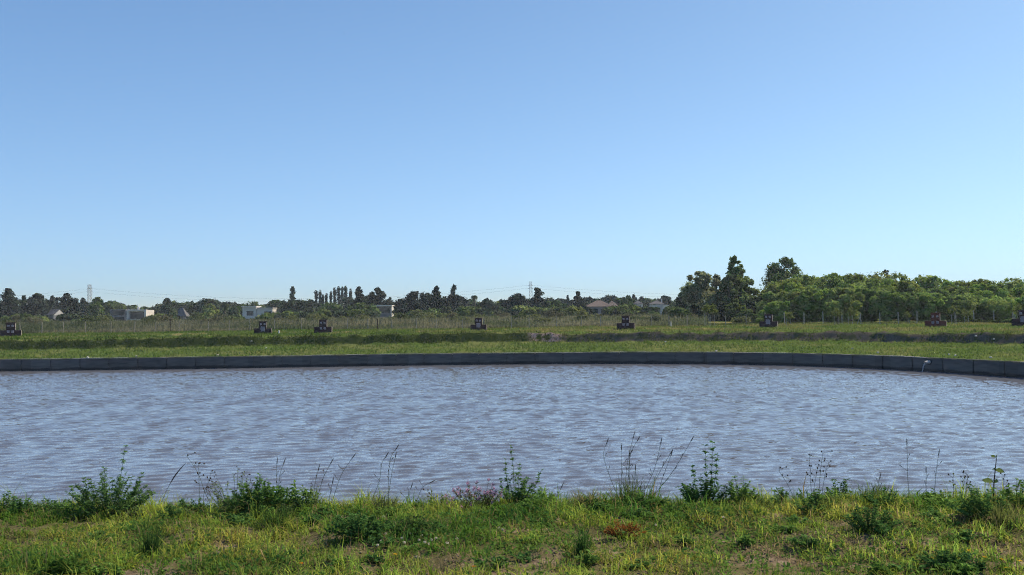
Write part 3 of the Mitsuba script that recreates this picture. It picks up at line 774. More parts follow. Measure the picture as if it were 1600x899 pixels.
# steep roofed pale house
loc = house_frame(284, 504, 280)
k = thing('steep_roofed_house', 'bluish house with steep pointed grey roof beside the dark spiky conifer', 'house')
hpart(k, 'wall', box(-1.9, 1.9, -1.6, 1.6, 0, 1.9), 'grey_wall', loc)
hpart(k, 'roof', hip_roof(-1.9, 1.9, -1.6, 1.6, 2.05, 2.7, 0.2), 'roof_grey', loc)
window(k, -0.8, 0.8, 0.5, 1.6, -1.6, loc, 0, 2)
# white flat roofed house
loc = house_frame(401, 500, 270)
k = thing('flat_roofed_house', 'white flat roofed house in two blocks half hidden by bushes', 'house')
hpart(k, 'tall_block', box(-4.3, -0.2, 0, 5, 0, 4.6), 'white_wall', loc); hpart(k, 'roof_slab', box(-4.55, 0.0, -0.5, 5.2, 4.603, 4.85), 'white_wall', loc)
hpart(k, 'low_block', box(-0.19, 4.7, 0.4, 5, 0, 4.1), 'white_wall', loc); hpart(k, 'low_roof_slab', box(0.01, 4.95, -0.1, 5.1, 4.103, 4.3), 'white_wall', loc)
window(k, -3.0, -1.0, 2.0, 3.4, 0, loc, 0, 2); window(k, 2.2, 4.4, 1.2, 3.2, 0.4, loc, 0, 3)
# grey flat roofed house
loc = house_frame(598, 498, 262)
k = thing('grey_house', 'grey house with thin overhanging flat roof below the dark rounded tree', 'house')
hpart(k, 'wall', box(-2.4, 2.4, 0, 4, 0, 4.3), 'grey_wall', loc); hpart(k, 'roof', box(-2.9, 2.9, -1.0, 4.3, 4.303, 4.65), 'concrete_white', loc)
hpart(k, 'side_wall', box(2.403, 2.75, -0.4, 4, 0, 4.3), 'white_wall', loc)
window(k, -2.2, 2.1, 2.4, 3.9, 0, loc, 0, 4)
# tiled house
loc = house_frame(942, 489, 300)
k = thing('tiled_house', 'long low house with hipped terracotta tile roofs behind bushes', 'house')
hpart(k, 'wall', box(-4.6, 3.0, 0, 7, 0, 3.7), 'grey_wall', loc); hpart(k, 'roof', hip_roof(-5.2, 3.2, 0, 7, 3.86, 2.1), 'roof_tile', loc)
hpart(k, 'wing_wall', box(1.6, 5.2, -1.5, 4, 0, 3.3), 'grey_wall', loc); hpart(k, 'wing_roof', hip_roof(1.5, 5.2, -1.5, 5, 3.46, 2.3), 'roof_tile', loc)
window(k, -3.6, -1.6, 1.4, 3.0, 0, loc, 0, 2); window(k, -0.6, 1.2, 1.4, 3.0, 0, loc, 0, 2); window(k, 2.6, 4.2, 1.3, 2.8, -1.5, loc, 0, 2)
# little hip roofed house
loc = house_frame(998, 487, 310)
k = thing('small_pale_house', 'little pale house with hipped roof seen between green trees', 'house')
hpart(k, 'wall', box(-1.5, 1.5, 0, 3, 0, 4.6), 'white_wall', loc); hpart(k, 'roof', hip_roof(-1.5, 1.5, 0, 3, 4.76, 1.1, 0.3), 'roof_grey', loc)
window(k, -0.8, 0.8, 2.9, 4.1, 0, loc, 0, 2)
# white house with a chimney
loc = house_frame(1034, 492, 285)
k = thing('white_house', 'white house with grey hipped roof and chimney left of the tall trees', 'house')
hpart(k, 'wall', box(-3.2, 0.6, 0, 5, 0, 4.2), 'white_wall', loc)
rf = hpart(k, 'roof', hip_roof(-3.3, 0.8, 0, 5, 4.36, 1.2, 0.3), 'roof_grey', loc)
kk = newkey(rf + '__chimney'); scene[kk] = mikit.ply(xf(box(0.2, 0.55, 2, 2.4, 4.6, 6.0), loc), 'white_wall')
hpart(k, 'front_block', box(0.0, 3.3, -1.4, 3.5, 0, 3.8), 'white_wall', loc); hpart(k, 'front_roof_slab', box(-0.15, 3.5, -1.7, 3.6, 3.803, 4.0), 'white_wall', loc)
window(k, 1.3, 3.0, 2.0, 3.2, -1.4, loc, 0, 2)

# ------------------------------------------------------------------ pylons and wires
def pylon(px, ptop, Y, label):
    top = at(px, ptop, Y); h = top[2] - 2.5
    k = thing('pylon', label, 'pylon', 'lattice pylons of the power line')
    w0, w1 = 1.9, 1.05; o = np.array([top[0], Y, 2.5]); ms = []
    lv = np.linspace(0, 1, 11)
    cor = lambda t: [o + np.array([sx * (w0 + (w1 - w0) * t), sy * (w0 + (w1 - w0) * t), h * t]) for sx, sy in ((-1, -1), (1, -1), (1, 1), (-1, 1))]
    for j in range(4): ms.append(tube([cor(0)[j], cor(1)[j]], 0.16, 4))
    for a, b in zip(lv[:-1], lv[1:]):
        A, B = cor(a), cor(b)
        for j in range(4):
            q = (j + 1) % 4
            ms += [tube([A[j], B[q]], 0.07, 4), tube([A[q], B[j]], 0.07, 4), tube([B[j], B[q]], 0.08, 4)]
    part(k, 'tower', cat_(ms), 'galvanised')
    for f in (0.80, 0.89):
        part(k, 'crossarm', cat_([tube([o + [-2.6, 0, h * f], o + [2.6, 0, h * f]], 0.12, 4), tube([o + [-2.6, 0, h * f], o + [0, 0, h * f + 1.0]], 0.07, 4), tube([o + [2.6, 0, h * f], o + [0, 0, h * f + 1.0]], 0.07, 4)]), 'galvanised')
    return o, h


oA, hA = pylon(140, 445, 800, 'grey lattice pylon standing over the left treeline')
oB, hB = pylon(829, 440.5, 830, 'grey lattice pylon standing over the middle of the treeline')
dv = oB - oA
oZ, oC = oA - dv, oB + dv
for f, sx, nm in ((0.80, -2.5, 'lower'), (0.89, 2.5, 'upper')):
    pts = []
    for a, b in ((oZ, oA), (oA, oB), (oB, oC)):
        for t in np.linspace(0, 1, 24, endpoint=False):
            p = a + (b - a) * t + [0, sx, hA * f]; p[2] -= (11.0 if f < 0.99 else 8.5) * 4 * t * (1 - t); pts.append(p)
    k = thing('power_cable', '%s cable of the power line sagging between the two pylons' % nm, 'power cable', 'cables of the power line')
    whole(k, tube(pts, 0.06, 4, cap=False), 'galvanised')

# ------------------------------------------------------------------ young trees with stakes near the fence
SG = 'young staked trees along the right bank'
for i, (px, base, top, Y, lab) in enumerate([
        (1232.5, 509, 490, 96, 'young sapling tied to stakes just right of the mauve brick pillar'),
        (1308, 507.5, 483, 97, 'young sapling with stake, left one of two close together by the fence'),
        (1329, 507.5, 481.5, 97, 'bushy headed sapling with stake, right one of two close together by the fence'),
        (1418, 506.5, 487, 98, 'thin sapling with stake midway between fence brace and red pillar'),
        (1491, 507.5, 480, 93, 'leafy sapling with stakes just right of the red brick pillar'),
        (1511, 504, 485, 99, 'forked thin sapling second to the right of the red brick pillar'),
        (1590, 509, 479, 88, 'sapling with two stakes by the pillar at right picture edge'),
        (1105, 512, 476, 97, 'tall thin young tree left of its twin before the grey green tree'),
        (1114, 512, 480, 97.5, 'tall thin young tree right of its twin before the grey green tree')]):
    rng = np.random.default_rng(900 + i)
    X = ray(px, base)[0] * Y; z = hz(X, Y); h = (base - top) * Y / F + 0.1
    k = thing('sapling', lab, 'sapling', SG); o = np.array([X, Y, z])
    tr = [tube([o - [0, 0, .1], o + [0.03, 0, h * 0.5], o + [0, 0, h * 0.95]], [0.035, 0.025, 0.01], 6)]
    C = []
    for q in range(9):
        e = o + np.array([rng.normal(0, 0.2), rng.normal(0, 0.2), h * rng.uniform(0.62, 1.0)])
        tr.append(tube([o + [0, 0, h * 0.5], (o + [0, 0, h * .66]) * .5 + e * .5, e], [0.015, 0.01, 0.005], 4)); C.append(e)
    part(k, 'trunk', cat_(tr), 'bark')
    C = np.repeat(np.array(C), 34, 0); pts = C + rng.normal(0, 0.11, C.shape)
    m, c = leaf_quads(rng, pts, rng.normal(size=pts.shape), 0.075, (0.14, 0.18, 0.06))
    part(k, 'crown', m, 'leaf_thin', color=c)
    for s in ((-0.22, 0.22) if i != 3 else (0.2,)):
        part(k, 'stake', tube([o + [s, 0.05, -0.1], o + [s, 0.05, h * 0.55]], 0.03, 6), 'post_wood')

# a low clipped strip of shrubs behind the red pillar, the round bush beyond the fence, scattered bushes of the rough field
def bush(px, pbase, w, hpx, Y, col, label, group=None, n=700, leaf=0.13, name='bush'):
    _seed[0] += 1
    rng = np.random.default_rng(_seed[0])
    X = ray(px, pbase)[0] * Y; z = hz(X, Y); R = w / 2 * Y / F; h = hpx * Y / F
    k = thing(name, label, 'bush', group)
    cs = []
    for q in range(9):
        c = np.array([rng.uniform(-.6, .6) * R, rng.uniform(-.5, .5) * R, h * rng.uniform(0.3, 0.66)]); r = rng.uniform(0.3, 0.48)
        d = unit(rng.normal(size=(n // 9, 3))) * rng.uniform(0.7, 1.1, (n // 9, 1))
        p = c + d * [R * r * 1.3, R * r * 1.3, h * r]; p[:, 2] = np.maximum(p[:, 2], 0.03)
        cs.append(leaf_quads(rng, p + [X, Y, z], unit(d + [0, 0, .4]), leaf, np.array(col) * rng.uniform(.8, 1.2)))
    m, c = join(cs)
    part(k, 'foliage', m, 'leaf_thin', color=c)
    st = [tube([[X, Y, z - .05], [X + rng.uniform(-.5, .5) * R, Y + rng.uniform(-.4, .4) * R, z + h * .6]], [0.03, 0.012], 5) for q in range(5)]
    part(k, 'stem', cat_(st), 'bark')


bush(1024, 511, 18, 14, 112, DARKB, 'round dark bush beyond the fence right of the four box pillar', n=1400)
bush(1577, 506, 18, 7, 96, MID, 'low round shrub beside the pillar at right picture edge')
for nw, px in enumerate(np.arange(1484, 1570, 9.0), 1):
    bush(px, 505.5, 14, 5, 101, (0.05, 0.075, 0.03), '%s low shrub from the left in the strip below the right wood' % ordinal(nw), 'shrub strip below the right wood', n=260, name='low_shrub')
rng = np.random.default_rng(41)
lx = [px + rng.uniform(-9, 9) for px in np.concatenate([np.arange(-10, 1180, 19.0), np.arange(0, 1050, 27.0)])]
for x, lab in zip(lx, place_labels(lx, 'scrubby field bush')):
    Y = rng.uniform(116, 185); low = 0.55 if min(abs(x - h_) for h_ in (85, 185, 213, 285, 388, 414, 598, 930, 955, 1035)) < 20 else 1.0
    bush(x, 505, rng.uniform(16, 34), rng.uniform(12, 22) * low * (1 if Y > 140 else .8), Y, [(0.10, 0.13, 0.06), (0.065, 0.095, 0.042), (0.135, 0.16, 0.07), (0.12, 0.125, 0.08)][rng.integers(4)], lab, 'bushes of the rough field', n=480, leaf=0.17)

# ------------------------------------------------------------------ blades: far bank grass, rough field grass, near grass
def blades(rng, X, Y, Z, length, width, lean, col, jit=0.25, seg=2, droop=0.5):
    n = len(X)
    ph = rng.uniform(0, 2 * np.pi, n); L = length * rng.uniform(0.55, 1.3, n)
    dh = np.stack([np.cos(ph), np.sin(ph), np.zeros(n)], 1)
    ln = np.abs(rng.normal(0, 1, n)) * lean
    side = np.stack([-np.sin(ph + rng.normal(0, .8, n)), np.cos(ph), np.zeros(n)], 1) * (width * rng.uniform(0.7, 1.3, n))[:, None] / 2
    o = np.stack([X, Y, Z], 1)
    up = np.array([0, 0, 1.0])
    if seg == 1:
        tip = o + up * (L * np.cos(ln))[:, None] + dh * (L * np.sin(ln))[:, None]
        V = np.stack([o - side, o + side, tip], 1).reshape(-1, 3)
        i = np.arange(n)[:, None] * 3; Fc = i + np.array([0, 1, 2]); rep = 3
    else:
        mid = o + up * (L * .55 * np.cos(ln))[:, None] + dh * (L * .55 * np.sin(ln))[:, None]
        l2 = np.minimum(ln + droop * rng.uniform(0.3, 1.6, n), 2.2)
        tip = mid + up * (L * .5 * np.cos(l2))[:, None] + dh * (L * .5 * np.sin(l2))[:, None]
        V = np.stack([o - side, o + side, mid - side * .8, mid + side * .8, tip], 1).reshape(-1, 3)
        i = np.arange(n)[:, None] * 5
        Fc = np.concatenate([i + [0, 1, 3], i + [0, 3, 2], i + [2, 3, 4]], 1).reshape(-1, 3); rep = 5
    c = np.broadcast_to(col, (n, 3)) * rng.uniform(1 - jit, 1 + jit, (n, 1))
    return (V, Fc), np.repeat(np.clip(c, 0, 1), rep, 0)


def P3(x, y):
    return np.stack([x, y, np.zeros_like(x)], -1)


def lerp(a, b, t):
    return np.asarray(a) * (1 - t[:, None]) + np.asarray(b) * t[:, None]


rng = np.random.default_rng(51)
# short grass of the far bank
n = 150000
X = rng.uniform(-54, 52, n); Y = rng.uniform(56, 101, n)
d, i = tree_c.query(np.stack([X, Y], -1))
ok = (((np.stack([X, Y], -1) - CV[i]) * CN[i]).sum(-1) > 0) & (d > 0.35)
X, Y, d, cx = X[ok], Y[ok], d[ok], CV[i[ok], 0]
ds = 7.0 + 4.5 * sst(8, 30, cx) + 0.5 * np.sin(cx * 0.21)
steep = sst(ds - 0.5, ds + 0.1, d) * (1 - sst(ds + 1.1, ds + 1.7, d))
bare = steep * sst(0, 8, X + 5 * (meshkit.noise(P3(X, Y) * 0.5, 3) - .5))
cl = meshkit.fbm(P3(X, Y) * 0.9, 3, 31)
keep = (rng.uniform(size=len(X)) > 0.3 * bare) & (cl > 0.3 + 0.12 * bare)
X, Y, steep, bare, cl, d, ds = X[keep], Y[keep], steep[keep], bare[keep], cl[keep], d[keep], ds[keep]
col = lerp((0.08, 0.142, 0.034), (0.135, 0.192, 0.055), sst(.35, .65, meshkit.fbm(P3(X, Y) * .4, 3, 33)))
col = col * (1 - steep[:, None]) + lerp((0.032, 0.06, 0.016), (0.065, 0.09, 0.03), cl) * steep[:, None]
topz = sst(ds + 2, ds + 4, d)
dry = (0.12 + 0.88 * topz) * sst(.38, .6, meshkit.fbm(P3(X, Y) * .25, 3, 34)) * sst(-20, 5, X)
col = col * (1 - .6 * dry[:, None]) + np.array((0.24, 0.21, 0.10)) * .6 * dry[:, None]
L = 0.15 + 0.12 * cl + 0.13 * steep
m, c = blades(rng, X, Y, H(X, Y) - 0.02, L, np.full(len(X), 0.07), 0.5, col, seg=1)
k = thing('bank_grass', 'short green grass covering the far bank', 'grass', kind='stuff')
whole(k, m, 'grass_thin', color=c)
# tall rough grass beyond the fence
n = 130000
u = rng.uniform(size=n); Y = 101 + 140 * u ** 1.6; X = rng.uniform(-0.68, 0.22, n) * Y
ok = (X < 0.27 * Y); X, Y = X[ok], Y[ok]
q = meshkit.fbm(P3(X, Y) * .12, 3, 61)
col = lerp((0.095, 0.122, 0.066), (0.19, 0.195, 0.13), sst(.35, .6, q))
m, c = blades(rng, X, Y, H(X, Y) - 0.05, 0.45 + 1.15 * meshkit.fbm(P3(X, Y) * .2, 3, 62) * sst(101, 118, Y), 0.09 + 0.0004 * Y, 0.22, col, seg=1)
k = thing('rough_grass', 'tall pale rough grass filling the field beyond the fence', 'grass', kind='stuff')
whole(k, m, 'grass_thin', color=c)
# the same field's edge in front of the wood
n = 9000
Y = rng.uniform(103, 112, n); X = rng.uniform(0.2, 0.66, n) * Y
m, c = blades(rng, X, Y, H(X, Y) - 0.03, np.full(n, 0.28), np.full(n, 0.08), 0.4, (0.085, 0.11, 0.04), seg=1)
k = thing('verge_grass', 'thin grass along the shaded foot of the wood', 'grass', kind='stuff')
whole(k, m, 'grass_thin', color=c)

# near lawn
bare_spots = [(hit(px, py)[:2], r) for px, py, r in [(575, 862, .15), (840, 878, .2), (705, 878, .13), (1065, 862, .15), (1235, 884, .2), (1255, 842, .14), (1330, 856, .13), (680, 895, .14), (1180, 860, .12), (1560, 860, .12)]]
lush_spots = [(hit(px, py)[:2], r) for px, py, r in [(640, 842, .45), (720, 820, .4), (480, 815, .35), (230, 830, .2), (60, 885, .4), (400, 888, .4), (960, 800, .4), (1120, 815, .4), (820, 815, .35)]]
yellow_spots = [(hit(px, py)[:2], r) for px, py, r in [(130, 845, .5), (350, 840, .45), (1130, 820, .35), (1010, 875, .5), (1260, 805, .5), (900, 880, .3), (1450, 820, .35), (430, 870, .4)]]


def mask(spots, X, Y):
    w = np.zeros(len(X))
    for (sx, sy), r in spots: w = np.maximum(w, np.exp(-(((X - sx) / r) ** 2 + ((Y - sy) / (r * .8)) ** 2)))
    return w


rng = np.random.default_rng(71)
NT, NB = 14000, 20
TX = rng.uniform(-6.4, 6.4, NT); TY = 4.6 + 5.2 * rng.uniform(size=NT)
f1 = meshkit.fbm(P3(TX, TY) * 1.1, 3, 73); f2 = meshkit.fbm(P3(TX, TY) * 2.6, 3, 74); f3 = meshkit.fbm(P3(TX, TY) * 2.2, 3, 75)
bs, ls, yl = mask(bare_spots, TX, TY), mask(lush_spots, TX, TY), mask(yellow_spots, TX, TY)
keep = rng.uniform(size=NT) < np.clip((0.60 + 1.8 * (f2 - .38) + .5 * (f1 - .4)) * (1 - .75 * bs) + .35 * ls, 0.07, 1)
TX, TY, f1, f2, f3, bs, ls, yl = (v[keep] for v in (TX, TY, f1, f2, f3, bs, ls, yl))
nt = len(TX)
tcol = lerp((0.11, 0.225, 0.035), (0.29, 0.40, 0.07), sst(.36, .6, f3))
tcol = lerp(tcol, (0.07, 0.17, 0.035), np.clip(ls * .9, 0, 1))
tcol = lerp(tcol, (0.40, 0.40, 0.09), np.clip(yl * .6, 0, 1))
dryt = (rng.uniform(size=nt) < 0.06 + .2 * bs + .16 * sst(.5, .7, f1)).astype(float)
tcol = lerp(tcol, (0.33, 0.27, 0.13), dryt * rng.uniform(.4, 1, nt)) * rng.uniform(.72, 1.28, (nt, 1)) * np.stack([rng.uniform(.85, 1.2, nt), np.ones(nt), rng.uniform(.8, 1.2, nt)], 1)
tlen = (0.05 + 0.055 * f3 + 0.05 * ls) * (1 - .3 * dryt) * (1 - .4 * bs) * (1 + .7 * sst(7.3, 8.3, TY) * (.4 + 1.2 * f1)) * np.exp(rng.normal(0, .33, nt))
trad = rng.uniform(.012, .045, nt)
R_ = lambda v: np.repeat(v, NB, 0)
X = R_(TX) + rng.normal(size=nt * NB) * R_(trad); Y = R_(TY) + rng.normal(size=nt * NB) * R_(trad)
tip_dry = (rng.uniform(size=nt * NB) < .1)[:, None]
col = np.where(tip_dry, np.array((0.30, 0.24, 0.12)), R_(tcol))
m, c = blades(rng, X, Y, R_(H(TX, TY)) - 0.012, R_(tlen), R_(rng.uniform(.005, .0095, nt)), .85, col, droop=.9)
k = thing('near_grass', 'short uneven green and yellow grass on the near bank', 'grass', kind='stuff')
whole(k, m, 'grass_thin', color=c)

# low broad leaved ground weeds and clover between the blades
n = 85000
X = rng.uniform(-6.6, 6.6, n); Y = rng.uniform(4.6, 9.6, n)
f = meshkit.fbm(P3(X, Y) * 1.6, 3, 81); bs, ls = mask(bare_spots, X, Y), mask(lush_spots, X, Y)
keep = rng.uniform(size=n) < np.clip(sst(.42, .62, f) * .8 + ls * .8 - bs, 0.02, 1)
X, Y, f, ls = X[keep], Y[keep], f[keep], ls[keep]
pts = np.stack([X, Y, H(X, Y) + rng.uniform(0.005, 0.06, len(X)) * (1 + .6 * ls)], 1)
col = lerp((0.14, 0.24, 0.05), (0.07, 0.165, 0.04), np.clip(ls + .3, 0, 1))
m, c = leaf_quads(rng, pts, np.tile([0, 0, 1.0], (len(X), 1)), rng.uniform(.009, .02, len(X)), col, aspect=.6, keep=.6)
k = thing('ground_weeds', 'small leaved clover and weeds creeping through the near grass', 'weeds', kind='stuff')
whole(k, m, 'leaf_thin', color=c)
# crumbs of dry soil on the bare patches
rng = np.random.default_rng(83)
cl_ = []
for (sx, sy), r in bare_spots:
    for _ in range(70):
        x, y = sx + rng.normal(0, r), sy + rng.normal(0, r * .8)
        m = trimesh.creation.icosahedron(); m.vertices *= rng.uniform(.004, .016) * rng.uniform(.6, 1.2, (12, 1)) * [1, 1, .6]; m.apply_translation((x, y, hz(x, y))); cl_.append(m)
k = thing('soil_crumbs', 'dry crumbs of bare soil between the near grass', 'soil', kind='stuff')
diffuse('soil_dry', mikit.proc(lambda p, n, uv: mikit.mix((0.12, 0.095, 0.07), (0.28, 0.23, 0.18), mikit.noise(p.x * 40, p.y * 40, 2))))
whole(k, cat_(cl_), 'soil_dry')
# dead stalks and litter
n = 6000
X = rng.uniform(-6.6, 6.6, n); Y = rng.uniform(4.6, 9, n)
for q, ((sx, sy), r) in enumerate(bare_spots):
    X[q * 130:q * 130 + 130] = sx + rng.normal(0, r * .8, 130); Y[q * 130:q * 130 + 130] = sy + rng.normal(0, r * .7, 130)
m, c = blades(rng, X, Y, H(X, Y) + 0.006, rng.uniform(.03, .09, n), np.full(n, .005), 1.6, (0.27, 0.22, 0.13), jit=.45, droop=.3)
k = thing('dead_stalks', 'dry straw coloured stalks lying in the near grass', 'dry grass', kind='stuff')
whole(k, m, 'grass_thin', color=c)

# ------------------------------------------------------------------ plants of the near bank
def leaves_on(rng, pts, dirs, L, W, col, jit=.25):
    """Folded pointed leaves growing from pts along dirs."""
    n = len(pts); dirs = unit(dirs)
    s = unit(np.cross(dirs, [0, 0, 1.0]) + rng.normal(0, .35, (n, 3)))
    up = np.cross(s, dirs)
    l = (np.broadcast_to(L, n) * rng.uniform(.55, 1.25, n))[:, None]; w = (np.broadcast_to(W, n) * rng.uniform(.7, 1.2, n))[:, None]
    b, tip = pts, pts + dirs * l - np.array([0, 0, .25]) * l * rng.uniform(0, 1, (n, 1))
    mA = pts + dirs * l * .42 + s * w + up * w * .35; mB = pts + dirs * l * .42 - s * w + up * w * .35
    V = np.stack([b, mA, tip, mB], 1).reshape(-1, 3); i = np.arange(n)[:, None] * 4
    Fc = np.concatenate([i + [0, 1, 2], i + [0, 2, 3]], 1).reshape(-1, 3)
    c = np.broadcast_to(col, (n, 3)) * rng.uniform(1 - jit, 1 + jit, (n, 1))
    return (V, Fc), np.repeat(np.clip(c, 0, 1), 4, 0)


def weed(px, Y, wpx, hpx, label, col, name='weed', cat='plant', stems=26, leaf=(.035, .009), per=26, shoots=(), flower=None, heads=None, spread=1.0, sink=0.0):
    _seed[0] += 1
    rng = np.random.default_rng(_seed[0])
    X = ray(px, 780)[0] * Y; z = hz(X, Y) - sink; R = wpx / 2 * Y / F; h = 1.2 * hpx * Y / F
    k = thing(name, label, cat); o = np.array([X, Y, z])
    st, lv, tips = [], [], []
    specs = [(rng.uniform(0, 6.28), math.sqrt(rng.uniform(0, 1)), rng.uniform(.55, 1.05), None) for _ in range(stems)]
    for (dx, top) in shoots: specs.append((0, 0, 1.1 * top * Y / F / h, dx * Y / F))
    for ph, rr, hh, dx in specs:
        if dx is None:
            e = o + np.array([math.cos(ph) * rr * R * 1.1, math.sin(ph) * rr * R * .7 * spread, h * hh * (1 - .6 * rr * rr)])
            b = o + np.array([math.cos(ph) * rr * R * .35, math.sin(ph) * rr * R * .3, 0])
        else:
            e = o + np.array([dx, rng.normal(0, .03), h * hh]); b = o + np.array([dx * .5, 0, 0])
        mid = b * .45 + e * .55 + np.array([rng.normal(0, .1), rng.normal(0, .1), .08]) * (h * .5)
        t = np.linspace(0, 1, 9)[:, None]
        path = (1 - t) ** 2 * b + 2 * t * (1 - t) * mid + t ** 2 * e
        st.append(tube(path[::2], np.linspace(.0026, .001, 5), 4, cap=False)); tips.append(e)
        m_ = per if dx is None else int(per * 1.9)
        tt = rng.uniform(.12 if dx is None else .25, 1, m_) ** .8
        if dx is not None: tt = np.clip(np.round(tt * 8 + rng.uniform(-.2, .2, m_)) / 8 + rng.normal(0, .015, m_), 0, 1)
        q = np.stack([np.interp(tt, t[:, 0], path[:, j]) for j in range(3)], 1)
        a = rng.uniform(0, 6.28, m_); dd = np.stack([np.cos(a), np.sin(a), rng.uniform(-.2, .9, m_)], 1)
        lv.append(leaves_on(rng, q, dd, leaf[0], leaf[1], np.array(col) * rng.uniform(.8, 1.25)))
    part(k, 'stem', cat_(st), 'stem_green'); m, c = join(lv)
    part(k, 'leaves', m, 'leaf_thin', color=c)
    if flower:
        fc, cnt, size = flower
        C = np.repeat(np.array(tips), cnt, 0) + rng.normal(0, size * 1.2, (len(tips) * cnt, 3)) * [1, 1, 1.3]
        m, c = leaf_quads(rng, C, rng.normal(size=C.shape), size, fc)
        part(k, 'flowers', m, 'leaf_thin', color=c, kind='stuff')
    if heads:
        ms = [xf(trimesh.creation.icosphere(1, heads), e + rng.normal(0, .012, 3)) for e in tips for _ in range(2)]
        part(k, 'seed_heads', cat_(ms), 'seed_brown', smooth=True, kind='stuff')
    return k


diffuse('stem_green', (0.07, 0.085, 0.035))
diffuse('seed_brown', (0.075, 0.055, 0.04))
GR = (0.105, 0.21, 0.06); GR2 = (0.155, 0.275, 0.065); DK = (0.08, 0.175, 0.052); PALE = (0.16, 0.24, 0.09)
weed(168, 7.9, 135, 62, 'large bushy weed with one tall shoot near the left edge', (0.105, 0.205, 0.065), stems=85, per=40, leaf=(.032, .009), shoots=[(28, 100), (-30, 52), (52, 60), (-58, 42), (8, 55)])
weed(408, 7.9, 110, 52, 'dense dark leafed bush with pale dotted seed heads left of middle', (0.105, 0.21, 0.055), stems=90, per=40, leaf=(.036, .011))
weed(362, 8.1, 80, 72, 'airy seed head weed on left side of the dense dark bush', PALE, stems=24, per=14, leaf=(.026, .008), heads=.0055)
weed(470, 7.9, 60, 42, 'coarse long leafed weed right of the dense dark bush', GR2, stems=16, per=20, leaf=(.06, .011))
weed(745, 8.0, 92, 48, 'weed with pinkish purple flower spikes at the water edge', (0.085, 0.10, 0.05), stems=46, per=22, leaf=(.026, .006), flower=((0.5, 0.3, 0.46), 22, .0065))
weed(806, 8.0, 62, 52, 'upright leafy weed right of the pink flowered plant', GR, stems=22, per=26, leaf=(.034, .010), shoots=[(-8, 84), (6, 60), (40, 50), (-16, 66)])
weed(850, 8.0, 30, 28, 'small leafy weed right of the upright leafy one', GR, stems=12, per=20)
weed(1100, 8.0, 92, 44, 'leafy weed with tall twisting dark shoots right of middle', DK, stems=60, per=34, leaf=(.034, .011), shoots=[(4, 88), (22, 76), (-16, 58), (14, 94)])
weed(1158, 7.9, 54, 42, 'light green bushy weed right of the tall twisting shoots', GR2, stems=24, per=26, leaf=(.038, .010))
weed(560, 6.75, 105, 36, 'low mound of dark leaves with pale stems in the grass', DK, stems=55, per=22, leaf=(.036, .012))
weed(977, 6.75, 66, 26, 'rust orange low clump in the grass', (0.26, 0.105, 0.03), stems=50, per=26, leaf=(.018, .005), name='rusty_clump')
weed(1357, 6.75, 92, 40, 'low dark green bushy weed in the grass at right', DK, stems=60, per=30, leaf=(.026, .007))
weed(1532, 7.1, 90, 48, 'leafy dark weed below the broad leaved stem', GR, stems=50, per=26, leaf=(.034, .010))
weed(1590, 7.6, 60, 44, 'light green weed at the right picture edge', GR2, stems=26, per=24, leaf=(.038, .009))
weed(1482, 5.95, 100, 26, 'low spreading dark weed at the lower right', DK, stems=46, per=24, leaf=(.03, .009))
weed(105, 5.9, 80, 30, 'bright green leafy weed at the lower left', (0.085, 0.17, 0.035), stems=34, per=22, leaf=(.045, .009))
weed(1368, 5.72, 40, 26, 'small bright green weed at the bottom edge right of middle', (0.10, 0.19, 0.04), stems=18, per=18, leaf=(.042, .009))
weed(60, 7.9, 90, 24, 'low weedy tuft at the far left of the bank edge', GR, stems=30, per=22, leaf=(.035, .007))
weed(1010, 7.9, 80, 24, 'weedy tuft at foot of the tall seed stems', GR, stems=30, per=22, leaf=(.036, .007))
weed(640, 6.9, 90, 24, 'clover patch with white blooms around it', (0.06, 0.12, 0.04), stems=40, per=20, leaf=(.018, .009), name='clover_patch')


rng = np.random.default_rng(123)
ex = sorted(rng.uniform(10, 1590, 56))
for i, x in enumerate(ex, 1):
    q = rng.integers(4)
    weed(x, rng.uniform(7.5, 8.4), rng.uniform(24, 80), rng.uniform(12, 34) * rng.uniform(.7, 1.3), '%s small leafy weed from the left along the bank edge' % ordinal(i), np.array([GR, GR2, DK, PALE][q]) * rng.uniform(.85, 1.2), name='edge_weed', stems=int(rng.integers(10, 22)), per=20, leaf=[(.034, .009), (.05, .009), (.028, .011), (.024, .007)][q], heads=.004 if q == 3 else None)
ex = sorted(rng.uniform(10, 1590, 34))
for i, x in enumerate(ex, 1):
    q = rng.integers(3)
    weed(x, rng.uniform(5.7, 7.5), rng.uniform(20, 60), rng.uniform(8, 18), '%s low leafy weed from the left within the near grass' % ordinal(i), np.array([GR, GR2, DK][q]) * rng.uniform(.85, 1.25), name='lawn_weed', stems=int(rng.integers(8, 18)), per=18, leaf=[(.036, .010), (.045, .010), (.026, .011)][q])


def tuft(px, Y, wpx, hpx, label, col, n=160):
    _seed[0] += 1
    rng = np.random.default_rng(_seed[0])
    X = ray(px, 780)[0] * Y; R = wpx / 2 * Y / F; h = hpx * Y / F
    xx = X + rng.normal(0, R * .35, n); yy = Y + rng.normal(0, R * .3, n)
    k = thing('grass_tuft', label, 'grass tuft')
    m, c = blades(rng, xx, yy, H(xx, yy) - .01, np.full(n, h), np.full(n, .006), .3, col, droop=.5)
    part(k, 'blades', m, 'grass_thin', color=c, kind='stuff')


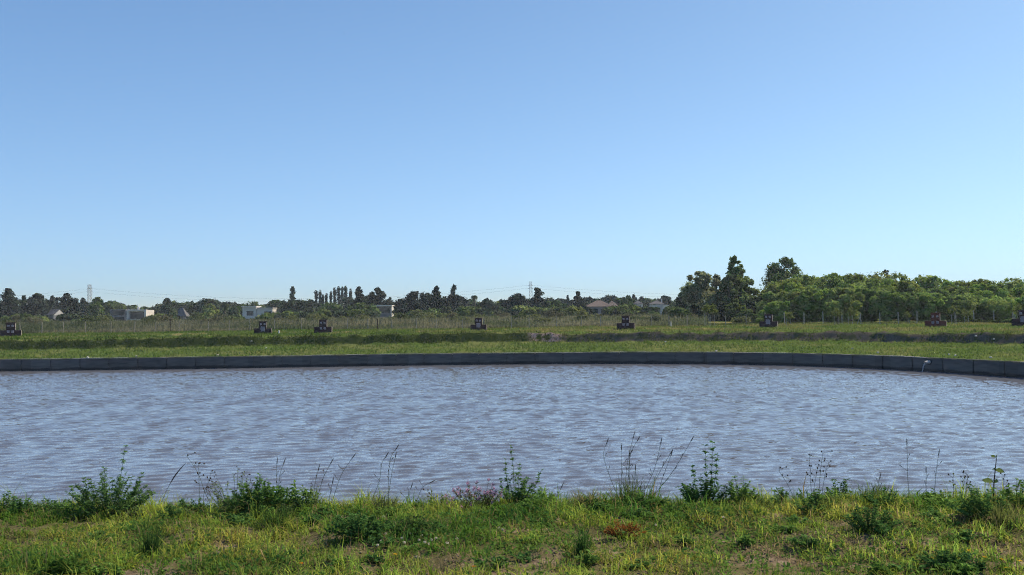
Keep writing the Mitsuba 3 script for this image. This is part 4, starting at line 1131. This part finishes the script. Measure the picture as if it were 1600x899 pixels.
tuft(237, 6.45, 40, 46, 'tall dark green grass tuft below the curved seed stem', (0.05, 0.105, 0.03))
tuft(907, 6.2, 34, 48, 'tall green grass tuft left below the rusty clump', (0.06, 0.13, 0.035))
tuft(430, 7.3, 60, 40, 'green grass tuft below the dense dark bush', (0.06, 0.12, 0.03))
tuft(1300, 7.8, 90, 24, 'grass tuft at foot of the branching stems near right', (0.10, 0.15, 0.04))
tuft(1200, 7.8, 90, 22, 'grass tuft right of the light green bushy weed', (0.10, 0.15, 0.04))
tuft(600, 8.1, 60, 30, 'grass tuft at foot of the middle seed stems', (0.09, 0.12, 0.05))
tuft(915, 7.9, 60, 34, 'dry pale grass tuft at the bank edge right of middle', (0.22, 0.2, 0.09))
tuft(985, 8.1, 50, 50, 'fine upright grass tuft among the tall seed stems', (0.10, 0.14, 0.05))
tuft(1565, 6.9, 70, 40, 'pale grass tuft below the broad leaved stem', (0.15, 0.18, 0.06))
tuft(1365, 8.1, 60, 32, 'narrow grass tuft at bank edge below the thin cup topped stem', (0.085, 0.13, 0.035))


def seed_plant(name, label, stems, Y=8.3, head='spike', rad=.0021):
    _seed[0] += 1
    rng = np.random.default_rng(_seed[0])
    k = thing(name, label, 'grass stem')
    for poly in stems:
        pts, st, hd = [], [], []
        Yb = Y + rng.uniform(-.15, .15)
        for j, (x, y) in enumerate(poly):
            pts.append(at(x, y, Yb + .04 * j))
        g = hz(pts[0][0], Yb)
        if pts[0][2] > g: pts.insert(0, np.array([pts[0][0] - .2 * (pts[1][0] - pts[0][0]), Yb, g - .03]))
        pts = np.array(pts)
        s = np.concatenate([[0], np.cumsum(np.linalg.norm(np.diff(pts, axis=0), axis=1))]); ss = np.linspace(0, s[-1], 12)
        sm = np.stack([np.interp(ss, s, pts[:, j]) for j in range(3)], 1)
        for _ in range(2): sm[1:-1] = .25 * sm[:-2] + .5 * sm[1:-1] + .25 * sm[2:]
        st.append(tube(sm, np.linspace(rad * 1.2, rad * .7, 12), 5, cap=False))
        d = unit(sm[-1] - sm[-3])
        if head == 'spike':
            hd.append(tube([sm[-1] - d * .035, sm[-1] - d * .01, sm[-1] + d * .02, sm[-1] + d * .045], [.001, .0045, .004, .001], 6))
            for q in (6, 8):
                e = sm[q] + np.array([rng.normal(0, .02), 0, .035]); st.append(tube([sm[q], e], rad * .6, 4)); hd.append(tube([e, e + (e - sm[q]) * .4, e + (e - sm[q]) * .8], [.001, .0035, .001], 5))
        elif head == 'long':
            hd.append(tube(sm[6:], [.002, .005, .006, .005, .004, .001], 6))
        else:
            for q in (7, 9, 11):
                for _ in range(2):
                    e = sm[q] + np.array([rng.normal(0, .03), rng.normal(0, .01), rng.uniform(.01, .04)])
                    st.append(tube([sm[q], e], rad * .6, 4)); b = trimesh.creation.icosphere(1, .0065); b.vertices *= [1, 1, 1.4]; hd.append(xf(b, e))
        part(k, 'stem', cat_(st), 'stem_green'); part(k, 'seed_head', cat_(hd), 'seed_brown', smooth=True, kind='stuff' if head != 'long' else None)


seed_plant('tall_grass', 'single curved grass stem with long head right of the left bushy weed', [[(250, 790), (262, 762), (275, 740), (290, 724)]], head='long')
seed_plant('seed_weed', 'spindly weed with dotted seed heads leaning left beside the airy weed', [[(333, 798), (318, 765), (311, 740), (292, 713)], [(318, 770), (327, 752), (329, 740)], [(311, 745), (310, 728)]], head='dots')
seed_plant('tall_grass', 'seed stems standing over the coarse long leafed weed', [[(433, 775), (431, 745), (433, 722)], [(434, 770), (438, 735), (444, 722)]])
seed_plant('tall_grass', 'loose group of four leaning seed stems left of middle', [[(489, 785), (492, 755), (498, 732)], [(494, 785), (505, 745), (518, 722)], [(518, 787), (533, 740), (552, 714)], [(513, 785), (520, 752)]])
seed_plant('tall_grass', 'group of three tall branching seed stems at middle left of the pond edge', [[(580, 785), (596, 745), (594, 722), (604, 712)], [(607, 785), (608, 715), (620, 700)], [(606, 780), (612, 740), (618, 713)]])
seed_plant('tall_grass', 'short leaning pair of stems left of the pink flowers', [[(632, 790), (643, 760)], [(649, 788), (660, 760), (675, 753)]])
seed_plant('dark_seed_weed', 'thin stem bending left before the pink flowered plant', [[(684, 785), (668, 768)]], head='dots')
seed_plant('tall_grass', 'short lone stem over the dip in the bank edge', [[(864, 790), (878, 760)]])
seed_plant('tall_grass', 'fan of tall seed stems bending left and upright right of middle', [[(966, 778), (950, 738), (940, 708), (949, 690)], [(976, 775), (980, 720), (990, 682)], [(980, 775), (984, 706), (997, 687)], [(971, 770), (971, 700)], [(991, 770), (993, 732)], [(984, 770), (984, 712)]])
seed_plant('tall_grass', 'fan of tall seed stems leaning right beside the upright fan', [[(1003, 775), (1024, 732), (1033, 690)], [(1012, 776), (1032, 735), (1048, 708)], [(1018, 778), (1050, 740), (1068, 710), (1081, 687)], [(1030, 760), (1040, 735), (1049, 710)]])
seed_plant('tall_grass', 'group of branching stems with one leaning left in right third', [[(1240, 776), (1228, 752), (1217, 736)], [(1268, 776), (1265, 716)], [(1279, 776), (1282, 735), (1286, 708)], [(1284, 774), (1290, 735), (1295, 723)], [(1270, 775), (1277, 733)]], head='dots')
seed_plant('cup_topped_weed', 'thin stem with cup shaped top at the pond edge right', [[(1371, 775), (1372, 757), (1375, 745)]])
seed_plant('tall_grass', 'tallest single upright stem in right quarter', [[(1421, 790), (1418, 740), (1417, 692)]])
seed_plant('tall_grass', 'short straight stem between the two tall single stems', [[(1447, 788), (1447, 735)]])
seed_plant('tall_grass', 'tall single stem with side leaf left of the broad leaved plant', [[(1459, 782), (1463, 735), (1467, 708)]])
seed_plant('tall_grass', 'low cluster of dark stem tips left of the broad leaved plant', [[(1490, 775), (1489, 747)], [(1503, 775), (1507, 752)], [(1509, 775), (1512, 742)], [(1568, 772), (1569, 745)]], head='dots')

# broad leaved single stem: each leaf big enough to pick out
k = thing('broad_leaved_plant', 'single dark stem with a few broad pale leaves at far right', 'plant')
pts = np.array([at(x, y, 7.7) for x, y in [(1551, 785), (1553, 755), (1555, 735), (1557, 716)]]); pts[0, 2] = min(pts[0, 2], hz(pts[0, 0], 7.7) - .02)
part(k, 'stem', tube(pts, [.006, .005, .004, .003], 7), 'seed_brown')
rng = np.random.default_rng(6)
for (zf, dx, dz, l) in [(1, -.09, .05, .1), (1, .08, .03, .085), (2, -.07, .06, .07), (2, .09, .0, .085), (3, -.035, .03, .05), (3, .03, .03, .05)]:
    b = pts[zf]; d = unit(np.array([dx, rng.normal(0, .03), dz])); t = np.linspace(0, 1, 6)
    sd = unit(np.cross(d, [0, 1.0, .5])); w = l * .26 * np.sin(np.pi * np.clip(t * .95 + .03, 0, 1))
    cen = b + d * (t * l)[:, None] + np.array([0, 0, -.3 * l]) * (t ** 2)[:, None]
    V = np.concatenate([cen + sd * w[:, None] + [0, .01, .004], cen, cen - sd * w[:, None] + [0, .01, .004]]); Fs = []
    for i in range(5):
        for q in (0, 6): Fs += [[q + i, q + i + 1, q + i + 7], [q + i, q + i + 7, q + i + 6]]
    part(k, 'leaf', (V, np.array(Fs)), 'leaf_thin', smooth=True, color=np.tile((0.11, 0.16, 0.06), (len(V), 1)))

# flowers in the grass
rng = np.random.default_rng(17)
white = [(641, 838), (655, 836), (659, 841), (655, 849), (664, 852), (671, 855), (681, 846), (674, 849), (699, 854), (714, 847), (603, 839), (596, 850), (599, 811), (532, 829), (104, 801), (978, 796), (1025, 825), (1099, 816), (628, 846), (632, 853), (590, 857), (780, 830), (785, 832), (1130, 812)]
for nw, (px, py) in enumerate(sorted(white), 1):
    c = hit(px, py + 5); k = thing('clover_flower', '%s small white clover bloom from the left in the near grass' % ordinal(nw), 'flower', 'white clover blooms in the near grass')
    z = c + [0, 0, .045]
    n = 60; d = unit(rng.normal(size=(n, 3)))
    m, col = leaf_quads(rng, z + d * .009 * [1, 1, .8], d, .004, (0.62, 0.6, 0.52)); part(k, 'bloom', m, 'leaf_thin', color=col)
    part(k, 'stem', tube([c - [0, 0, .01], z - [0, 0, .005]], .0012, 4), 'stem_green')
nf = {True: 0, False: 0}
for px, py in [(431, 838), (472, 887), (735, 832), (740, 892), (618, 872), (1457, 879), (1512, 880), (1514, 866), (1539, 877), (1566, 880), (1572, 894), (1594, 883)]:
    c = hit(px, py + 4); orange = px in (431, 472, 740); nf[orange] += 1
    k = thing('orange_flower' if orange else 'yellow_flower', '%s small %s flower from the left low in the grass' % (ordinal(nf[orange]), 'orange' if orange else 'yellow'), 'flower', 'orange flowers' if orange else 'yellow flowers')
    z = c + [0, 0, .04]; a = np.arange(10) / 10 * 6.283
    dd = np.stack([np.cos(a), np.sin(a), .35 + 0 * a], 1)
    m, col = leaves_on(rng, np.tile(z, (10, 1)), dd, .019, .006, (0.75, 0.28, 0.03) if orange else (0.7, 0.48, 0.05)); part(k, 'petals', m, 'leaf_thin', color=col)
    part(k, 'stem', tube([c - [0, 0, .01], z], .0013, 4), 'stem_green')
# stones in the near grass
diffuse('stone_grey', mikit.proc(lambda p, n, uv: mikit.mix((0.12, 0.11, 0.1), (0.24, 0.22, 0.2), mikit.fbm(p.x * 30, p.y * 30, p.z * 30))))
for px, py, r, lab in [(340, 867, .032, 'flat grey stone in yellow grass at lower left'), (652, 874, .03, 'dark stone in grass below the clover blooms'), (1288, 843, .025, 'small pale pebble by bare soil at right')]:
    c = hit(px, py); k = thing('stone', lab, 'stone')
    whole(k, rock(c + [0, 0, r * .3], r, np.random.default_rng(int(px)), .5), 'stone_grey', smooth=True)

# ------------------------------------------------------------------ thin air haze that pales the far trees and pylons
scene['haze_air'] = {'type': 'homogeneous', 'albedo': {'type': 'rgb', 'value': [0.95, 0.95, 0.95]}, 'sigma_t': {'type': 'rgb', 'value': [0.00019, 0.00021, 0.00024]}, 'scale': 1.0}
zb, zt = float(gv[:, 2].min()) - 1.0, 40.0
ext = float(np.abs(gv[:, :2]).max()) + 50
scene['haze'] = {'type': 'cube', 'to_world': T().translate([0, 0, (zb + zt) / 2]).scale([ext, ext, (zt - zb) / 2]), 'bsdf': {'type': 'null'}, 'interior': {'type': 'ref', 'id': 'haze_air'}}
labels['haze'] = {'label': 'thin bluish air haze over the whole scene', 'category': 'haze', 'kind': 'stuff'}
scene['camera']['medium'] = {'type': 'ref', 'id': 'haze_air'}
